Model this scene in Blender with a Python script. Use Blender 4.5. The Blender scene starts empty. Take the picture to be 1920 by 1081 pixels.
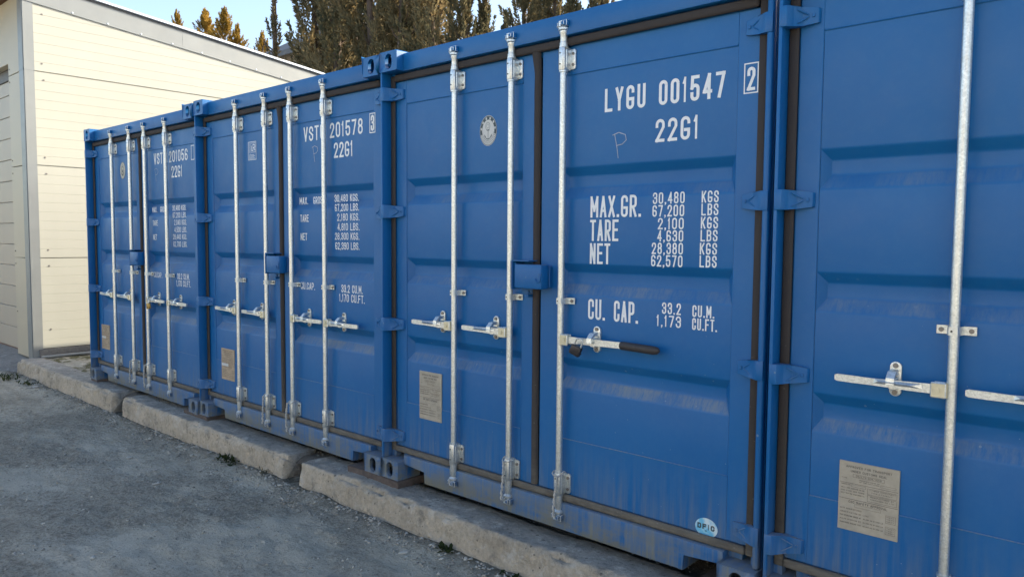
import bpy, bmesh, math, random
import numpy as np
from mathutils import Vector, Matrix
R = math.radians
rng = np.random.default_rng(7)
random.seed(7)
SC = bpy.context.scene
COL = SC.collection

# ------------------------------------------------------------------ camera, sky, sun, exposure
yaw, pitch, roll = 0.7350, -0.0648, 0.0076
fw = Vector((-math.sin(yaw)*math.cos(pitch), math.cos(yaw)*math.cos(pitch), math.sin(pitch)))
rt = fw.cross(Vector((0, 0, 1))).normalized(); up = rt.cross(fw)
r2 = rt*math.cos(roll) + up*math.sin(roll); u2 = -rt*math.sin(roll) + up*math.cos(roll)
cam = bpy.data.objects.new('camera', bpy.data.cameras.new('camera')); COL.objects.link(cam)
M = Matrix((r2, u2, -fw)).transposed().to_4x4(); M.translation = Vector((3.7268, -2.9106, 1.4795))
cam.matrix_world = M
cam.data.sensor_width = 36; cam.data.lens = 1421.8/1920*36
cam.data.clip_start = 0.05; cam.data.clip_end = 3000
SC.camera = cam

SUN_EL, SUN_AZ = R(28), R(63)          # azimuth measured from +X towards +Y
w = bpy.data.worlds.new('World'); SC.world = w; w.use_nodes = True
nt = w.node_tree; nt.nodes.clear()
sky = nt.nodes.new('ShaderNodeTexSky'); sky.sky_type = 'NISHITA'; sky.sun_disc = False
sky.sun_elevation = SUN_EL; sky.sun_rotation = R(90) - SUN_AZ
sky.air_density = 1.0; sky.dust_density = 2.2; sky.ozone_density = 1.0
bg = nt.nodes.new('ShaderNodeBackground'); bg.inputs[1].default_value = 0.125
wo = nt.nodes.new('ShaderNodeOutputWorld')
nt.links.new(sky.outputs[0], bg.inputs[0]); nt.links.new(bg.outputs[0], wo.inputs[0])
sl = bpy.data.lights.new('sun', 'SUN'); sl.energy = 2.9; sl.angle = R(0.6); sl.color = (1.0, 0.90, 0.74)
so = bpy.data.objects.new('sun', sl); COL.objects.link(so)
sd = Vector((math.cos(SUN_EL)*math.cos(SUN_AZ), math.cos(SUN_EL)*math.sin(SUN_AZ), math.sin(SUN_EL)))
so.rotation_euler = sd.to_track_quat('Z', 'Y').to_euler()
SC.view_settings.view_transform = 'Standard'; SC.view_settings.look = 'None'
SC.view_settings.gamma = 1; SC.view_settings.use_curve_mapping = False
SC.view_settings.exposure = 1.6

# ------------------------------------------------------------------ object helpers
def tag(o, label=None, cat=None, group=None, kind=None):
    if label: o['label'] = label
    if cat: o['category'] = cat
    if group: o['group'] = group
    if kind: o['kind'] = kind
    return o
def empty(name, loc=(0, 0, 0), rz=0):
    o = bpy.data.objects.new(name, None); COL.objects.link(o)
    o.location = loc; o.rotation_euler = (0, 0, rz); o.empty_display_size = .2
    return o
def link(name, me, parent=None, loc=None):
    o = bpy.data.objects.new(name, me); COL.objects.link(o)
    if parent is not None: o.parent = parent
    if loc is not None: o.location = loc
    return o
def finish(bm, name, mats, smooth=35, recalc=True):
    if recalc: bmesh.ops.recalc_face_normals(bm, faces=bm.faces)
    me = bpy.data.meshes.new(name); 
    if smooth:
        for f in bm.faces: f.smooth = True
        a = R(smooth)
        for e in bm.edges:
            if len(e.link_faces) == 2 and e.calc_face_angle(0) > a: e.smooth = False
    bm.to_mesh(me); bm.free()
    for m in (mats if isinstance(mats, (list, tuple)) else [mats]): me.materials.append(m)
    return me
def pyd(name, v, f, mats, smooth=False, mi=None):
    me = bpy.data.meshes.new(name)
    v = np.asarray(v, dtype=np.float32)
    if isinstance(f, np.ndarray):
        n, k = f.shape
        me.vertices.add(len(v)); me.vertices.foreach_set('co', v.ravel())
        me.loops.add(n*k); me.loops.foreach_set('vertex_index', f.astype(np.int32).ravel())
        me.polygons.add(n); me.polygons.foreach_set('loop_start', np.arange(0, n*k, k, dtype=np.int32))
        me.polygons.foreach_set('loop_total', np.full(n, k, dtype=np.int32))
        me.update(calc_edges=True)
    else:
        me.from_pydata([tuple(map(float, p)) for p in v], [], f)
    for m in (mats if isinstance(mats, (list, tuple)) else [mats]): me.materials.append(m)
    if smooth: me.polygons.foreach_set('use_smooth', np.ones(len(me.polygons), dtype=bool))
    if mi is not None: me.polygons.foreach_set('material_index', np.asarray(mi, dtype=np.int32))
    me.update()
    return me
def box(bm, x0, x1, y0, y1, z0, z1, bev=0, mi=0, seg=1, rot=None):
    g = bmesh.ops.create_cube(bm, size=1)['verts']
    for v in g:
        v.co = Vector((x0+(v.co.x+.5)*(x1-x0), y0+(v.co.y+.5)*(y1-y0), z0+(v.co.z+.5)*(z1-z0)))
    fs = set(f for v in g for f in v.link_faces)
    for f in fs: f.material_index = mi
    if bev:
        es = list(set(e for v in g for e in v.link_edges))
        r = bmesh.ops.bevel(bm, geom=es, offset=bev, segments=seg, profile=.5, affect='EDGES', clamp_overlap=True)
        g = list(set(v for f in r['faces'] for v in f.verts))
    if rot is not None:
        bmesh.ops.transform(bm, matrix=rot, verts=[v for v in g])
    return g
def tube(bm, pts, rad, n=10, mi=0, cap=True):
    pts = [Vector(p) for p in pts]; rings = []
    rad = rad if isinstance(rad, (list, tuple)) else [rad]*len(pts)
    prev = None
    for i, p in enumerate(pts):
        t = (pts[min(i+1, len(pts)-1)] - pts[max(i-1, 0)]).normalized()
        a = Vector((0, 0, 1)) if abs(t.z) < .9 else Vector((1, 0, 0))
        if prev is None: u = t.cross(a).normalized()
        else: u = (prev - t*prev.dot(t)).normalized()
        prev = u; v = t.cross(u)
        rings.append([bm.verts.new(p + (u*math.cos(k*2*math.pi/n) + v*math.sin(k*2*math.pi/n))*rad[i]) for k in range(n)])
    for a, b in zip(rings, rings[1:]):
        for k in range(n):
            f = bm.faces.new((a[k], a[(k+1) % n], b[(k+1) % n], b[k])); f.material_index = mi
    if cap:
        for r_ in (rings[0], rings[-1]):
            f = bm.faces.new(r_); f.material_index = mi
def lathe(bm, x, y, prof, n=16, mi=0):         # prof: (radius, z) about a vertical axis
    tube(bm, [(x, y, z) for r_, z in prof], [r_ for r_, z in prof], n, mi)
def prism_y(bm, outline, y0, y1, mi=0, bev=0):  # outline in x,z
    a = [bm.verts.new((x, y0, z)) for x, z in outline]; b = [bm.verts.new((x, y1, z)) for x, z in outline]
    n = len(a); fs = [bm.faces.new(a), bm.faces.new(b[::-1])]
    for k in range(n): fs.append(bm.faces.new((a[k], b[k], b[(k+1) % n], a[(k+1) % n])))
    for f in fs: f.material_index = mi
    if bev:
        bmesh.ops.bevel(bm, geom=list(fs[0].edges), offset=bev, segments=2, profile=.5, affect='EDGES')
def disc_y(bm, x, y, z, r_, d, n=10, mi=0):     # bolt head facing -y
    pts = [(x+r_*math.cos(k*2*math.pi/n), z+r_*math.sin(k*2*math.pi/n)) for k in range(n)]
    prism_y(bm, pts, y-d, y, mi)

# value noise for geometry
def _h(i, j, k):
    n = (i*374761393 + j*668265263 + k*2147483647) & 0xffffffff
    n = ((n ^ (n >> 13))*1274126177) & 0xffffffff
    return ((n ^ (n >> 16)) & 0xffff)/65535.0
def vn(x, y, z=0, s=1.0):
    x = np.asarray(x, float)/s+1000; y = np.asarray(y, float)/s+1000; z = np.asarray(z, float)/s+1000 + 0*x
    xi, yi, zi = (np.floor(a).astype(np.int64) for a in (x, y, z))
    fx, fy, fz = x-xi, y-yi, z-zi
    fx, fy, fz = (f*f*(3-2*f) for f in (fx, fy, fz))
    o = 0
    for a in (0, 1):
        for b in (0, 1):
            for c in (0, 1):
                o = o + _h(xi+a, yi+b, zi+c)*(fx if a else 1-fx)*(fy if b else 1-fy)*(fz if c else 1-fz)
    return o*2-1

# ------------------------------------------------------------------ materials
class NT:
    def __init__(s, name):
        s.m = bpy.data.materials.new(name); s.m.use_nodes = True; s.t = s.m.node_tree
        s.t.nodes.clear()
        s.out = s.n('ShaderNodeOutputMaterial'); s.p = s.n('ShaderNodeBsdfPrincipled')
        s.l(s.p.outputs[0], s.out.inputs[0])
        s.tc = s.n('ShaderNodeTexCoord')
    def n(s, t, **k):
        x = s.t.nodes.new(t)
        for a, b in k.items(): setattr(x, a, b)
        return x
    def l(s, a, b): s.t.links.new(a, b)
    def noise(s, scale, detail=6, rough=.6, vec=None, dist=0):
        x = s.n('ShaderNodeTexNoise'); x.inputs['Scale'].default_value = scale
        x.inputs['Detail'].default_value = detail; x.inputs['Roughness'].default_value = rough
        x.inputs['Distortion'].default_value = dist
        s.l(vec if vec is not None else s.tc.outputs['Object'], x.inputs['Vector'])
        return x.outputs['Fac']
    def vec(s, sx, sy, sz, rot=(0, 0, 0), src=None):
        x = s.n('ShaderNodeMapping'); x.inputs['Scale'].default_value = (sx, sy, sz); x.inputs['Rotation'].default_value = rot
        s.l(src if src is not None else s.tc.outputs['Object'], x.inputs['Vector']); return x.outputs[0]
    def ramp(s, f, *st):
        x = s.n('ShaderNodeValToRGB'); e = x.color_ramp.elements
        while len(e) < len(st): e.new(.5)
        for el, (p, c) in zip(e, st):
            el.position = p; el.color = (c, c, c, 1) if isinstance(c, (int, float)) else (*c, 1)
        s.l(f, x.inputs[0]); return x.outputs[0]
    def mix(s, f, a, b, mode='MIX'):
        x = s.n('ShaderNodeMix', data_type='RGBA', blend_type=mode)
        for v, i in ((f, 0), (a, 6), (b, 7)):
            if isinstance(v, (int, float)): x.inputs[i].default_value = v if i == 0 else (v, v, v, 1)
            elif isinstance(v, tuple): x.inputs[i].default_value = (*v, 1)
            else: s.l(v, x.inputs[i])
        return x.outputs[2]
    def math(s, op, a, b=None, c=None, clamp=False):
        x = s.n('ShaderNodeMath', operation=op); x.use_clamp = clamp
        for v, i in ((a, 0), (b, 1), (c, 2)):
            if v is None: continue
            if isinstance(v, (int, float)): x.inputs[i].default_value = v
            else: s.l(v, x.inputs[i])
        return x.outputs[0]
    def sep(s, src):
        x = s.n('ShaderNodeSeparateXYZ'); s.l(src, x.inputs[0]); return x.outputs
    def bump(s, h, strength=.3, dist=.01, nrm=None):
        x = s.n('ShaderNodeBump'); x.inputs['Strength'].default_value = strength; x.inputs['Distance'].default_value = dist
        s.l(h, x.inputs['Height'])
        if nrm is not None: s.l(nrm, x.inputs['Normal'])
        s.l(x.outputs[0], s.p.inputs['Normal']); return x.outputs[0]
    def base(s, c, rough=None, metal=None, spec=None):
        i = s.p.inputs
        if isinstance(c, tuple): i['Base Color'].default_value = (*c, 1)
        else: s.l(c, i['Base Color'])
        if rough is not None:
            if isinstance(rough, (int, float)): i['Roughness'].default_value = rough
            else: s.l(rough, i['Roughness'])
        if metal is not None: i['Metallic'].default_value = metal
        if spec is not None: i['Specular IOR Level'].default_value = spec
        return s.m

def simple(name, c, rough=.5, metal=0, var=.12, sc=8, bump=0, bsc=60):
    t = NT(name); n = t.noise(sc, 5)
    a = tuple(max(0, k*(1-var)) for k in c); b = tuple(min(1, k*(1+var)) for k in c)
    t.base(t.mix(t.ramp(n, (.3, 0.0), (.7, 1.0)), a, b), t.ramp(t.noise(sc*3, 4), (.2, max(0, rough-.08)), (.8, min(1, rough+.08))), metal)
    if bump: t.bump(t.noise(bsc, 4), bump, .004)
    return t.m

def paint_mat(name, heavy=0.0):
    """blue container paint, object coordinates = container coordinates in metres"""
    t = NT(name); o = t.sep(t.tc.outputs['Object'])
    g = t.n('ShaderNodeNewGeometry'); nz = t.sep(g.outputs['Normal'])[2]
    n1 = t.noise(1.3, 4); n2 = t.noise(26, 6, .7)
    col = t.mix(t.ramp(n1, (.3, 0.0), (.7, 1.0)), (.0035, .108, .318), (.0058, .126, .348))
    col = t.mix(t.math('MULTIPLY', t.ramp(n2, (.45, 0.0), (.75, 1.0)), .10), col, (.10, .20, .36))
    dust = (.225, .225, .175)
    # thin film of dust, thicker low down, streaked vertically
    streak = t.noise(1, 5, .65, t.vec(34, 34, 2.2))
    low = t.math('MULTIPLY', t.math('SUBTRACT', .62, o[2]), 1.65, clamp=True)
    low = t.math('MULTIPLY', low, low)
    f1 = t.math('MULTIPLY', low, t.ramp(streak, (.38, 0.02), (.68, .95)))
    col = t.mix(f1, col, dust)
    # the sill is caked
    sill = t.ramp(o[2], (0.0, 1.0), (.06, .72), (.135, .30), (.19, 0.0))
    blot = t.ramp(t.noise(3.4, 8, .72, t.vec(1, 1, 2.4)), (.42, .08), (.55, .97))
    col = t.mix(t.math('MULTIPLY', sill, blot), col, (.185, .180, .135))
    # dust lying on up facing slopes with scratchy wipe marks
    upf = t.math('MULTIPLY', t.math('SUBTRACT', nz, .22), 3.0, clamp=True)
    wipe = t.noise(1, 5, .75, t.vec(70, 14, 16, (0, R(38), 0)))
    zone = t.ramp(t.noise(2.6, 4, .6), (.35, .25), (.65, 1.0))
    lowz = t.math('ADD', .25, t.math('MULTIPLY', t.math('SUBTRACT', 2.1, o[2]), .42), clamp=True)
    f2 = t.math('MULTIPLY', t.math('MULTIPLY', upf, lowz), t.math('MULTIPLY', zone, t.ramp(wipe, (.34, .2), (.62, .95))))
    col = t.mix(f2, col, (.29, .295, .25))
    # little splashes
    v = t.n('ShaderNodeTexVoronoi'); v.inputs['Scale'].default_value = 26; v.inputs['Randomness'].default_value = 1
    t.l(t.tc.outputs['Object'], v.inputs['Vector'])
    vc = t.sep(v.outputs['Color'])
    sp = t.math('MULTIPLY', t.math('LESS_THAN', v.outputs['Distance'], t.math('MULTIPLY', vc[1], .16)), t.math('GREATER_THAN', vc[0], .62))
    sp = t.math('MULTIPLY', sp, t.math('MULTIPLY', t.math('SUBTRACT', 1.5, o[2]), .55, clamp=True))
    col = t.mix(sp, col, (.36, .40, .44))
    rough = t.ramp(t.noise(9, 5), (.25, .33), (.75, .46))
    rough = t.mix(t.math('ADD', f1, f2, clamp=True), rough, .85)
    t.base(col, rough, 0, .38)
    h = t.math('ADD', t.math('MULTIPLY', t.noise(2.2, 2, .4), 1.0), t.math('MULTIPLY', t.noise(190, 3), .012))
    t.bump(h, .34, .020)
    return t.m

def concrete_mat(name, a, b, sc=1.0, bs=.6, moss=0, warm=None):
    t = NT(name)
    n1 = t.noise(2.2*sc, 8, .65); n2 = t.noise(40*sc, 6, .7); n3 = t.noise(160*sc, 4, .7)
    col = t.mix(t.ramp(n1, (.3, 0.0), (.72, 1.0)), a, b)
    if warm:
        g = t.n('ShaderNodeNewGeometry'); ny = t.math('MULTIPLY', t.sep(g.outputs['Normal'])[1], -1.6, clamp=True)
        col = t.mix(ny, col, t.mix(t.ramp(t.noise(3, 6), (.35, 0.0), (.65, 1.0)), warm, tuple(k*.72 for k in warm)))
    col = t.mix(t.ramp(n2, (.2, .55), (.7, 0.0)), col, tuple(k*.55 for k in a))
    col = t.mix(t.ramp(n3, (.6, 0.0), (.8, .5)), col, tuple(min(1, k*1.5) for k in b))
    m1 = t.noise(11*sc, 8, .75)  # random pale and dark patches, colour contrast standing in for directional light
    col = t.mix(t.ramp(m1, (.36, .55), (.46, 0.0)), col, tuple(k*.55 for k in a))
    col = t.mix(t.ramp(m1, (.54, 0.0), (.66, .6)), col, tuple(min(1, k*1.45) for k in b))
    pit = t.n('ShaderNodeTexVoronoi'); pit.inputs['Scale'].default_value = 30*sc; t.l(t.tc.outputs['Object'], pit.inputs['Vector'])
    pc = t.sep(pit.outputs['Color'])
    pf = t.math('MULTIPLY', t.math('LESS_THAN', pit.outputs['Distance'], t.math('MULTIPLY', pc[1], .3)), t.math('GREATER_THAN', pc[0], .6))
    col = t.mix(t.math('MULTIPLY', pf, .6), col, tuple(k*.3 for k in a))
    if moss:
        g2 = t.ramp(t.noise(3.1, 7, .7), (.48, 0.0), (.56, moss))
        col = t.mix(g2, col, t.mix(t.ramp(n2, (.3, 0.0), (.7, 1.0)), (.10, .085, .025), (.045, .055, .018)))
    t.base(col, .92, 0, .2)
    h = t.math('ADD', t.math('ADD', t.math('MULTIPLY', n2, .5), t.math('MULTIPLY', n3, .22)), t.math('MULTIPLY', pf, -.4))
    h = t.math('ADD', h, t.math('MULTIPLY', t.noise(17*sc, 5, .7), .9))
    t.bump(h, bs, .024)
    return t.m

def ground_mat():
    t = NT('packed_gravel'); P = t.tc.outputs['Object']
    n1 = t.noise(.7, 6, .6); n2 = t.noise(5, 8, .7); n3 = t.noise(60, 6, .75); n4 = t.noise(220, 4, .7)
    tr = t.noise(1, 5, .6, t.vec(.45, 2.6, 1, (0, 0, R(-6))))
    col = t.mix(t.ramp(n1, (.32, 0.0), (.68, 1.0)), (.45, .42, .335), (.54, .51, .415))
    col = t.mix(t.ramp(tr, (.44, 0.0), (.66, .8)), col, (.64, .60, .49))
    col = t.mix(t.ramp(n2, (.30, .45), (.50, 0.0)), col, (.27, .255, .215))
    n5 = t.noise(19, 7, .72); msk = t.ramp(t.noise(1.1, 5, .65, t.vec(.8, 1.7, 1)), (.40, .18), (.56, 1.0))  # dark and pale crumbs, with clod shading put into the colour
    col = t.mix(t.math('MULTIPLY', msk, t.ramp(n5, (.34, .95), (.50, 0.0))), col, (.215, .195, .15))
    col = t.mix(t.ramp(n5, (.56, 0.0), (.70, .5)), col, (.60, .58, .51))
    col = t.mix(t.math('MULTIPLY', msk, t.ramp(n3, (.36, .9), (.52, 0.0))), col, (.16, .152, .125))
    col = t.mix(t.math('MULTIPLY', msk, .30), col, (.22, .205, .17))
    yy = t.sep(P)[1]
    soil = t.math('MULTIPLY', t.ramp(t.math('ADD', t.math('MULTIPLY', yy, -1.0), t.math('MULTIPLY', t.noise(7, 5, .7), .16)), (.20, .9), (.33, 0.0)), t.ramp(t.noise(15, 5, .7), (.36, .3), (.52, 1.0)))
    col = t.mix(soil, col, (.095, .088, .066))
    col = t.mix(t.ramp(n4, (.60, 0.0), (.78, .55)), col, (.55, .53, .46))
    v = t.n('ShaderNodeTexVoronoi'); v.inputs['Scale'].default_value = 75; t.l(P, v.inputs['Vector'])
    vc = t.sep(v.outputs['Color'])
    peb = t.math('MULTIPLY', t.math('LESS_THAN', v.outputs['Distance'], t.math('MULTIPLY', vc[1], .45)), t.math('GREATER_THAN', vc[0], .55))
    col = t.mix(t.math('MULTIPLY', peb, .7), col, t.mix(vc[2], (.18, .175, .16), (.46, .44, .40)))
    t.base(col, .93, 0, .15)
    h = t.math('ADD', t.math('ADD', t.math('MULTIPLY', n3, .7), t.math('MULTIPLY', n4, .25)), t.math('MULTIPLY', peb, .35))
    h = t.math('ADD', h, t.math('MULTIPLY', n5, t.math('MULTIPLY', msk, 2.2)))
    t.bump(h, 1.0, .022)
    return t.m

def foliage_mat(name, a, b, c):
    t = NT(name); oi = t.n('ShaderNodeObjectInfo')
    n = t.noise(1.1, 4, .6); n2 = t.noise(7, 3)
    col = t.mix(t.ramp(n, (.32, 0.0), (.62, 1.0)), a, b)
    col = t.mix(t.ramp(n2, (.5, 0.0), (.78, .8)), col, c)
    col = t.mix(t.math('MULTIPLY', oi.outputs['Random'], .35), col, a)
    t.base(col, .75, 0, .2)
    tr = t.n('ShaderNodeBsdfTranslucent'); t.l(col, tr.inputs[0])
    mx = t.n('ShaderNodeMixShader'); mx.inputs[0].default_value = .5
    t.l(t.p.outputs[0], mx.inputs[1]); t.l(tr.outputs[0], mx.inputs[2]); t.l(mx.outputs[0], t.out.inputs[0])
    return t.m

def panel_mat(name, c):
    t = NT(name)
    n = t.noise(1.5, 5); n2 = t.noise(1, 4, .6, t.vec(5, 5, .6))
    col = t.mix(t.ramp(n, (.3, 0.0), (.7, 1.0)), c, tuple(k*.95 for k in c))
    col = t.mix(t.math('MULTIPLY', t.ramp(n2, (.5, 0.0), (.8, 1.0)), .12), col, tuple(k*.7 for k in c))
    t.base(col, .42, 0, .4); t.bump(t.noise(3, 2, .4), .06, .01)
    return t.m

def galv_mat():
    t = NT('galvanised_steel')
    v = t.n('ShaderNodeTexVoronoi'); v.inputs['Scale'].default_value = 160; t.l(t.tc.outputs['Object'], v.inputs['Vector'])
    n = t.noise(14, 5, .65); n2 = t.noise(1, 5, .7, t.vec(60, 60, 9))
    col = t.mix(t.sep(v.outputs['Color'])[0], (.62, .65, .64), (.82, .845, .83))
    col = t.mix(t.ramp(n, (.5, 0.0), (.75, .4)), col, (.62, .57, .44))
    col = t.mix(t.ramp(n2, (.62, 0.0), (.8, .5)), col, (.24, .23, .22))
    o = t.sep(t.tc.outputs['Object'])
    lo = t.math('MULTIPLY', t.math('SUBTRACT', .6, o[2]), 1.3, clamp=True)
    col = t.mix(t.math('MULTIPLY', lo, .45), col, (.33, .34, .34))
    t.base(col, t.ramp(n, (.3, .34), (.75, .46)), .80); t.bump(n2, .08, .003)
    return t.m

M_PAINT = paint_mat('blue_container_paint')
M_GASK = simple('rubber_gasket', (.052, .041, .036), .75, 0, .25, 12, .25, 90)
def gasket_low():
    t = NT('dusty_gasket'); o = t.sep(t.tc.outputs['Object'])
    f = t.ramp(t.noise(1, 6, .7, t.vec(9, 9, 30)), (.30, .35), (.62, 1.0))
    low = t.ramp(o[2], (.17, .92), (.34, .22), (.75, .04), (1.0, 0.0))
    v = t.n('ShaderNodeTexVoronoi'); v.inputs['Scale'].default_value = 40; t.l(t.tc.outputs['Object'], v.inputs['Vector'])
    sp = t.math('MULTIPLY', t.math('LESS_THAN', v.outputs['Distance'], .16), t.math('GREATER_THAN', t.sep(v.outputs['Color'])[0], .6))
    col = t.mix(t.math('MULTIPLY', low, f), (.048, .041, .038), (.175, .160, .130))
    col = t.mix(t.math('MULTIPLY', sp, t.math('MULTIPLY', t.math('SUBTRACT', 1.4, o[2]), .5, clamp=True)), col, (.2, .19, .17))
    t.base(col, .8, 0, .3); t.bump(t.noise(60, 5), .3, .004); return t.m
M_GASK = gasket_low()
M_GALV = galv_mat()
M_CREAMHUB = simple('passivated_zinc', (.66, .60, .42), .45, .35, .12, 30)
M_BOLT = simple('bolt_steel', (.24, .22, .20), .5, .6, .2, 40)
M_HOLE = simple('dark_hole', (.02, .02, .02), .9)
M_WHITE = simple('white_print', (.78, .80, .80), .5, 0, .06, 30)
M_CHALK = simple('chalk', (.42, .46, .52), .9, 0, .2, 60)
M_PLATEB = simple('tan_data_plate', (.44, .34, .235), .5, .1, .12, 25)
M_PLATE = simple('data_plate_metal', (.43, .385, .305), .5, .15, .12, 25)
M_PRINT = simple('plate_print', (.085, .075, .065), .6)
M_STK = simple('white_sticker', (.60, .60, .57), .5, 0, .05)
M_DKPR = simple('dark_print', (.05, .075, .085), .6)
M_CYAN = None
t_ = NT('sky_blue_sticker'); t_.base(t_.mix(t_.ramp(t_.noise(16, 3), (.42, 0.0), (.56, 1.0)), (.17, .52, .74), (.62, .74, .78)), .35); M_CYAN = t_.m
M_GRIP = simple('rubber_grip', (.040, .033, .030), .6, 0, .2, 30)
M_CORD = simple('dirty_cord', (.45, .44, .41), .9, 0, .25, 60, .5, 300)
M_BRASS = simple('brass', (.50, .30, .09), .35, .85, .15, 40)
M_LOCK = simple('dark_padlock', (.045, .042, .045), .45, .5, .2, 40)
M_PANEL = panel_mat('cream_wall_panel', (.44, .43, .36))
M_OPP = panel_mat('pale_bounce_panel', (.74, .68, .56))  # kept pale for bounce; clads the added unseen building
M_FRONT = panel_mat('cream_front_panel', (.50, .445, .33))
M_JOINT = simple('panel_joint', (.16, .14, .10), .8)
M_TRIM = simple('grey_white_flashing', (.25, .26, .25), .38, .15, .06, 3)
M_ROOFW = simple('roof_edge_metal', (.62, .66, .70), .35, .2, .06, 3)
M_PLINTH = concrete_mat('plinth_concrete', (.17, .165, .155), (.26, .25, .23))
M_WOODB = simple('brown_soffit', (.20, .10, .045), .6, 0, .25, 10)
M_GDOOR = panel_mat('garage_door_panel', (.46, .40, .31))
M_LINTEL = simple('dark_lintel', (.13, .13, .125), .6)
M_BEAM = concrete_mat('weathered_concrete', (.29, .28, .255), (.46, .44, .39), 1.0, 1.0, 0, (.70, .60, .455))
M_APRON = concrete_mat('apron_concrete', (.24, .235, .22), (.33, .32, .30))
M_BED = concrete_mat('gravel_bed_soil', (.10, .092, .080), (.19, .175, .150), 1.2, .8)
M_MOSS = concrete_mat('mossy_concrete', (.36, .335, .27), (.50, .46, .37), 1.0, .6, .9)
M_TIMBER = simple('old_timber', (.105, .082, .070), .9, 0, .3, 20, .6, 70)
M_GROUND = ground_mat()
M_STONE = None
t_ = NT('stone_chips'); vv = t_.n('ShaderNodeTexVoronoi'); vv.inputs['Scale'].default_value = 14; t_.l(t_.tc.outputs['Object'], vv.inputs['Vector'])
t_.base(t_.mix(t_.sep(vv.outputs['Color'])[0], (.24, .23, .20), (.50, .485, .43)), .9, 0, .2); t_.bump(t_.noise(150, 4), .5, .004); M_STONE = t_.m
M_WEED = foliage_mat('weed_leaf', (.030, .045, .016), (.05, .07, .025), (.11, .12, .05))
M_DRYG = foliage_mat('dry_grass', (.09, .085, .045), (.17, .15, .085), (.22, .19, .12))
M_CYPR = foliage_mat('cypress_leaf', (.11, .115, .068), (.25, .195, .10), (.50, .33, .14))
M_GOLD = foliage_mat('golden_thuja_leaf', (.24, .16, .035), (.50, .32, .07), (.68, .45, .11))
M_TRUNK = simple('bark', (.10, .07, .05), .9, 0, .3, 6)
M_HOUSE = simple('beige_render', (.50, .42, .33), .9, 0, .08, 2)
M_TILE = simple('grey_roof_tiles', (.15, .145, .145), .8, 0, .2, 3)
M_GLASS = simple('window_glass', (.05, .06, .07), .08, 0, .1)
M_GRASS = foliage_mat('hill_grass', (.06, .055, .03), (.10, .085, .045), (.05, .06, .03))

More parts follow.
